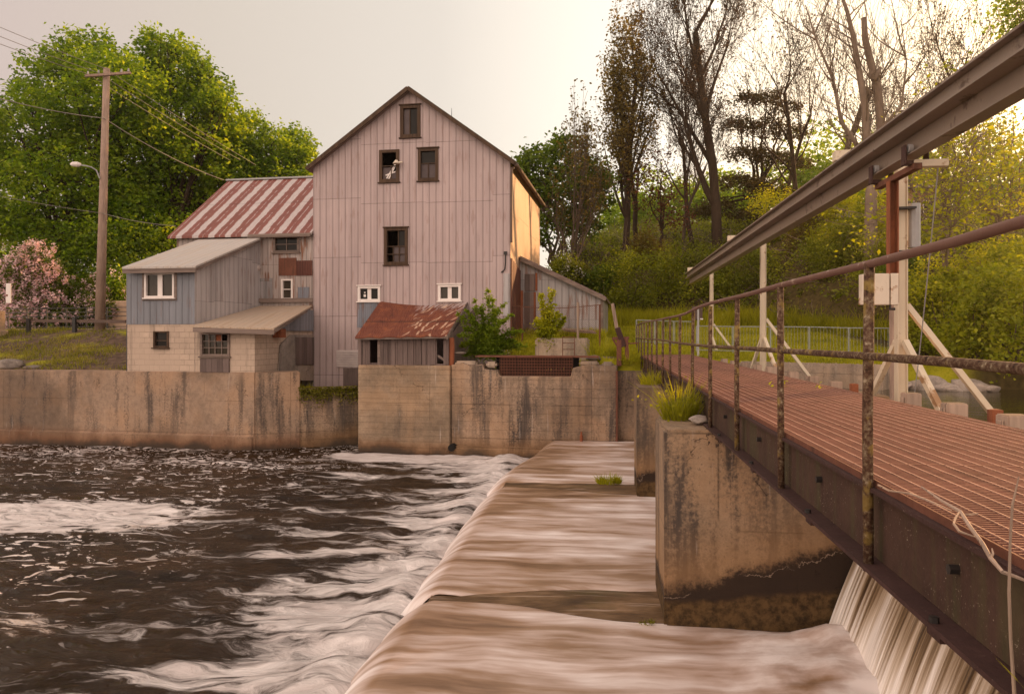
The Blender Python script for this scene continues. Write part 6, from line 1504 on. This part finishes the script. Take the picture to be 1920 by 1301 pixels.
# grass
def blades(name, label, fx, n, h, wd, mat, seed):
    rg = np.random.default_rng(seed); X, Y = fx(rg, n); Z = ground(X, Y); n = len(X)
    a = rg.uniform(0, PI, n); s = np.stack([np.cos(a), np.sin(a), a * 0], 1) * wd / 2; b = np.stack([X, Y, Z - .02], 1)
    hh = h * rg.uniform(.4, 1.2, n) * (.6 + .8 * fbm(X * .5, Y * .5, seed)); t = b + np.stack([rg.normal(0, .35, n) * hh, rg.normal(0, .35, n) * hh, hh], 1)
    V = np.stack([b - s, b + s, t + s * .15, t - s * .15], 1)
    tag(quads_mesh(name, V.reshape(-1, 3), MT[mat]), label, 'grass', kind='stuff')
def f_lawn(rg, n):
    X = rg.uniform(-2, 14, n); Y = rg.uniform(24, 45, n); z = ground(X, Y); d = np.stack([X - O.x, Y - O.y], 1); u = d @ np.array([U.x, U.y])
    k = (z > 2.8) & (X < 11.2) & (Y < 44 - 5 * sstep(2, -3, X) - 13 * sstep(8, 16, X)) & ((u > 4.2) | (Y > 34.5) | (Y < 31)) ; return X[k], Y[k]
blades('lawn_grass', 'mown lawn grass behind the end of the walkway', f_lawn, 60000, .13, .035, 'grass', 3)
def f_foot(rg, n):
    X = rg.uniform(0, 14, n); foot = 44 - 5 * sstep(2, -3, X) - 13 * sstep(8, 16, X); Y = foot + rg.normal(-.5, .7, n); return X, Y
blades('tall_grass', 'taller dark green grass along the foot of the wooded slope', f_foot, 14000, .75, .05, 'grass', 5)
def f_bank(rg, n):
    u = rg.uniform(-34, -14.6, n); w_ = rg.uniform(-4.2, 3.6, n); X = O.x + u * U.x + w_ * W.x; Y = O.y + u * U.y + w_ * W.y
    k = fbm(X * .55, Y * .55, 8) + rg.normal(0, .08, n) > .52; return X[k], Y[k]
blades('bank_grass', 'patchy grass and weeds on the earth bank left of the lean-to', f_bank, 30000, .16, .04, 'grass_dry', 6)
def f_yard(rg, n):
    u = rg.uniform(-2.2, 5.5, n); w_ = rg.uniform(-3.1, 2.4, n); X = O.x + u * U.x + w_ * W.x; Y = O.y + u * U.y + w_ * W.y; return X, Y
blades('yard_grass', 'rough grass around the yard wall and the trash rack', f_yard, 9000, .25, .03, 'grass', 7)
# creepers on the dark section of the river wall
rg_ = np.random.default_rng(4); a = mid; b = C1; V = []
for i in range(420):
    q = a.lerp(b, rg_.uniform(0, 1)); z0 = onW(600, 729, -3.6).z; d_ = (b - a).normalized(); n_ = Vector((d_.y, -d_.x, 0))
    for j in range(rg_.integers(1, 9)): V.append((q.x + n_.x * .06 + rg_.normal() * .05, q.y + n_.y * .06 - abs(rg_.normal()) * .03, z0 + .06 - j * .09 * rg_.uniform(.5, 1.2)))
tag(quads_mesh('dry_creeper', leaf_quads(np.array(V), .10, .05, rg_), MT['grass_dry']), 'dry creeper hanging over the dark angled part of the river wall', 'creeper')
# twig lying on the walkway edge, dry stem and green blade at the corner
rr = random.Random(3); tw = thing('fallen_twig', 'pale bare twig lying across the near edge of the walkway grating', 'twig', (1.5, 3.0, DZ))
def tp(a, b, Z): return P(1480 + a / 2.823, 840 + b / 2.823, Z)
ch = [((700, 205), 3.35), ((800, 275), 3.12), ((905, 335), 2.93), ((960, 420), 2.74), ((1020, 500), 2.62), ((1065, 580), 2.52), ((1130, 655), 2.44), ((1200, 680), 2.38), ((1300, 720), 2.3)]
mb = MB(); mb.tube([tp(*c, z - .03) for c, z in ch], [.004, .006, .008, .008, .008, .008, .007, .006, .004], 5); mb.build('main_stem', MT['timber'], tw)
for br in ([((905, 335), 2.93), ((880, 370), 2.86), ((870, 400), 2.80), ((900, 440), 2.74), ((985, 470), 2.66)], [((905, 350), 2.92), ((950, 352), 2.90), ((1000, 345), 2.92)], [((470, 195), 3.55), ((530, 225), 3.44), ((640, 240), 3.35), ((720, 270), 3.22), ((860, 330), 3.0)], [((1065, 580), 2.52), ((1078, 560), 2.54), ((1072, 530), 2.57)]):
    mb = MB(); mb.tube([tp(*c, z - .035) for c, z in br], [.005] * (len(br) - 1) + [.002], 4); mb.build('side_branch', MT['timber'], tw)
mb = MB(); mb.tube([tp(1190, 1300, 2.2), tp(1170, 1000, 2.2), tp(1162, 760, 2.2), tp(1168, 500, 2.2), tp(1180, 300, 2.2), tp(1215, 150, 2.2)], [.006, .005, .005, .004, .004, .002], 5)
tag(mb.build('dry_plant', MT['timber'], None), 'thin dry plant stem standing upright before the walkway at the lower right', 'stem')
a, b, c, d_ = tp(1250, 1280, 2.1), tp(1200, 1220, 2.1), tp(1140, 1160, 2.1), tp(1088, 1108, 2.1)
mb = MB(); s = Vector((.01, 0, -.012)); mb.add([a, b, c, d_, c + s, b + s, a + s], [(0, 1, 5, 6), (1, 2, 4, 5), (2, 3, 4)]); mb.add([q + Vector((0, .004, .004)) for q in (a, b, c, d_, c + s, b + s, a + s)], [(6, 5, 1, 0), (5, 4, 2, 1), (4, 3, 2)])
tag(mb.build('grass_leaf_plant', MT['grass'], None), 'single bright green grass blade at the lower right corner', 'grass')
lv = np.array([P(1466, 727, 10.5), P(1458, 724, 10.5), P(1472, 730, 10.5), P(1540, 731, 10.3), P(1532, 735, 10.2)]); lv[:, 2] = DZ + .03
tag(quads_mesh('fallen_leaves', leaf_quads(np.repeat(lv, 3, 0) + rg_.normal(size=(15, 3)) * .03, .08, .05, rg_), MT['lime']), 'few small green leaves growing through the walkway grating', 'leaves')
# ------------------------------------------------------------------ evening haze in the valley
def haze():
    mb = MB(); mb.hexa([(-190, -45, -2.6), (190, -45, -2.6), (190, 320, -2.6), (-190, 320, -2.6), (-190, -45, 42), (190, -45, 42), (190, 320, 42), (-190, 320, 42)])
    m = bpy.data.materials.new('haze'); m.use_nodes = True; t = m.node_tree; t.nodes.clear()
    v = t.nodes.new('ShaderNodeVolumePrincipled'); v.inputs['Color'].default_value = (1, .93, .82, 1); v.inputs['Density'].default_value = HAZE; v.inputs['Anisotropy'].default_value = .84
    o = t.nodes.new('ShaderNodeOutputMaterial'); t.links.new(v.outputs[0], o.inputs['Volume'])
    tag(mb.build('haze', m), kind='stuff')
HAZE = .00035
haze()
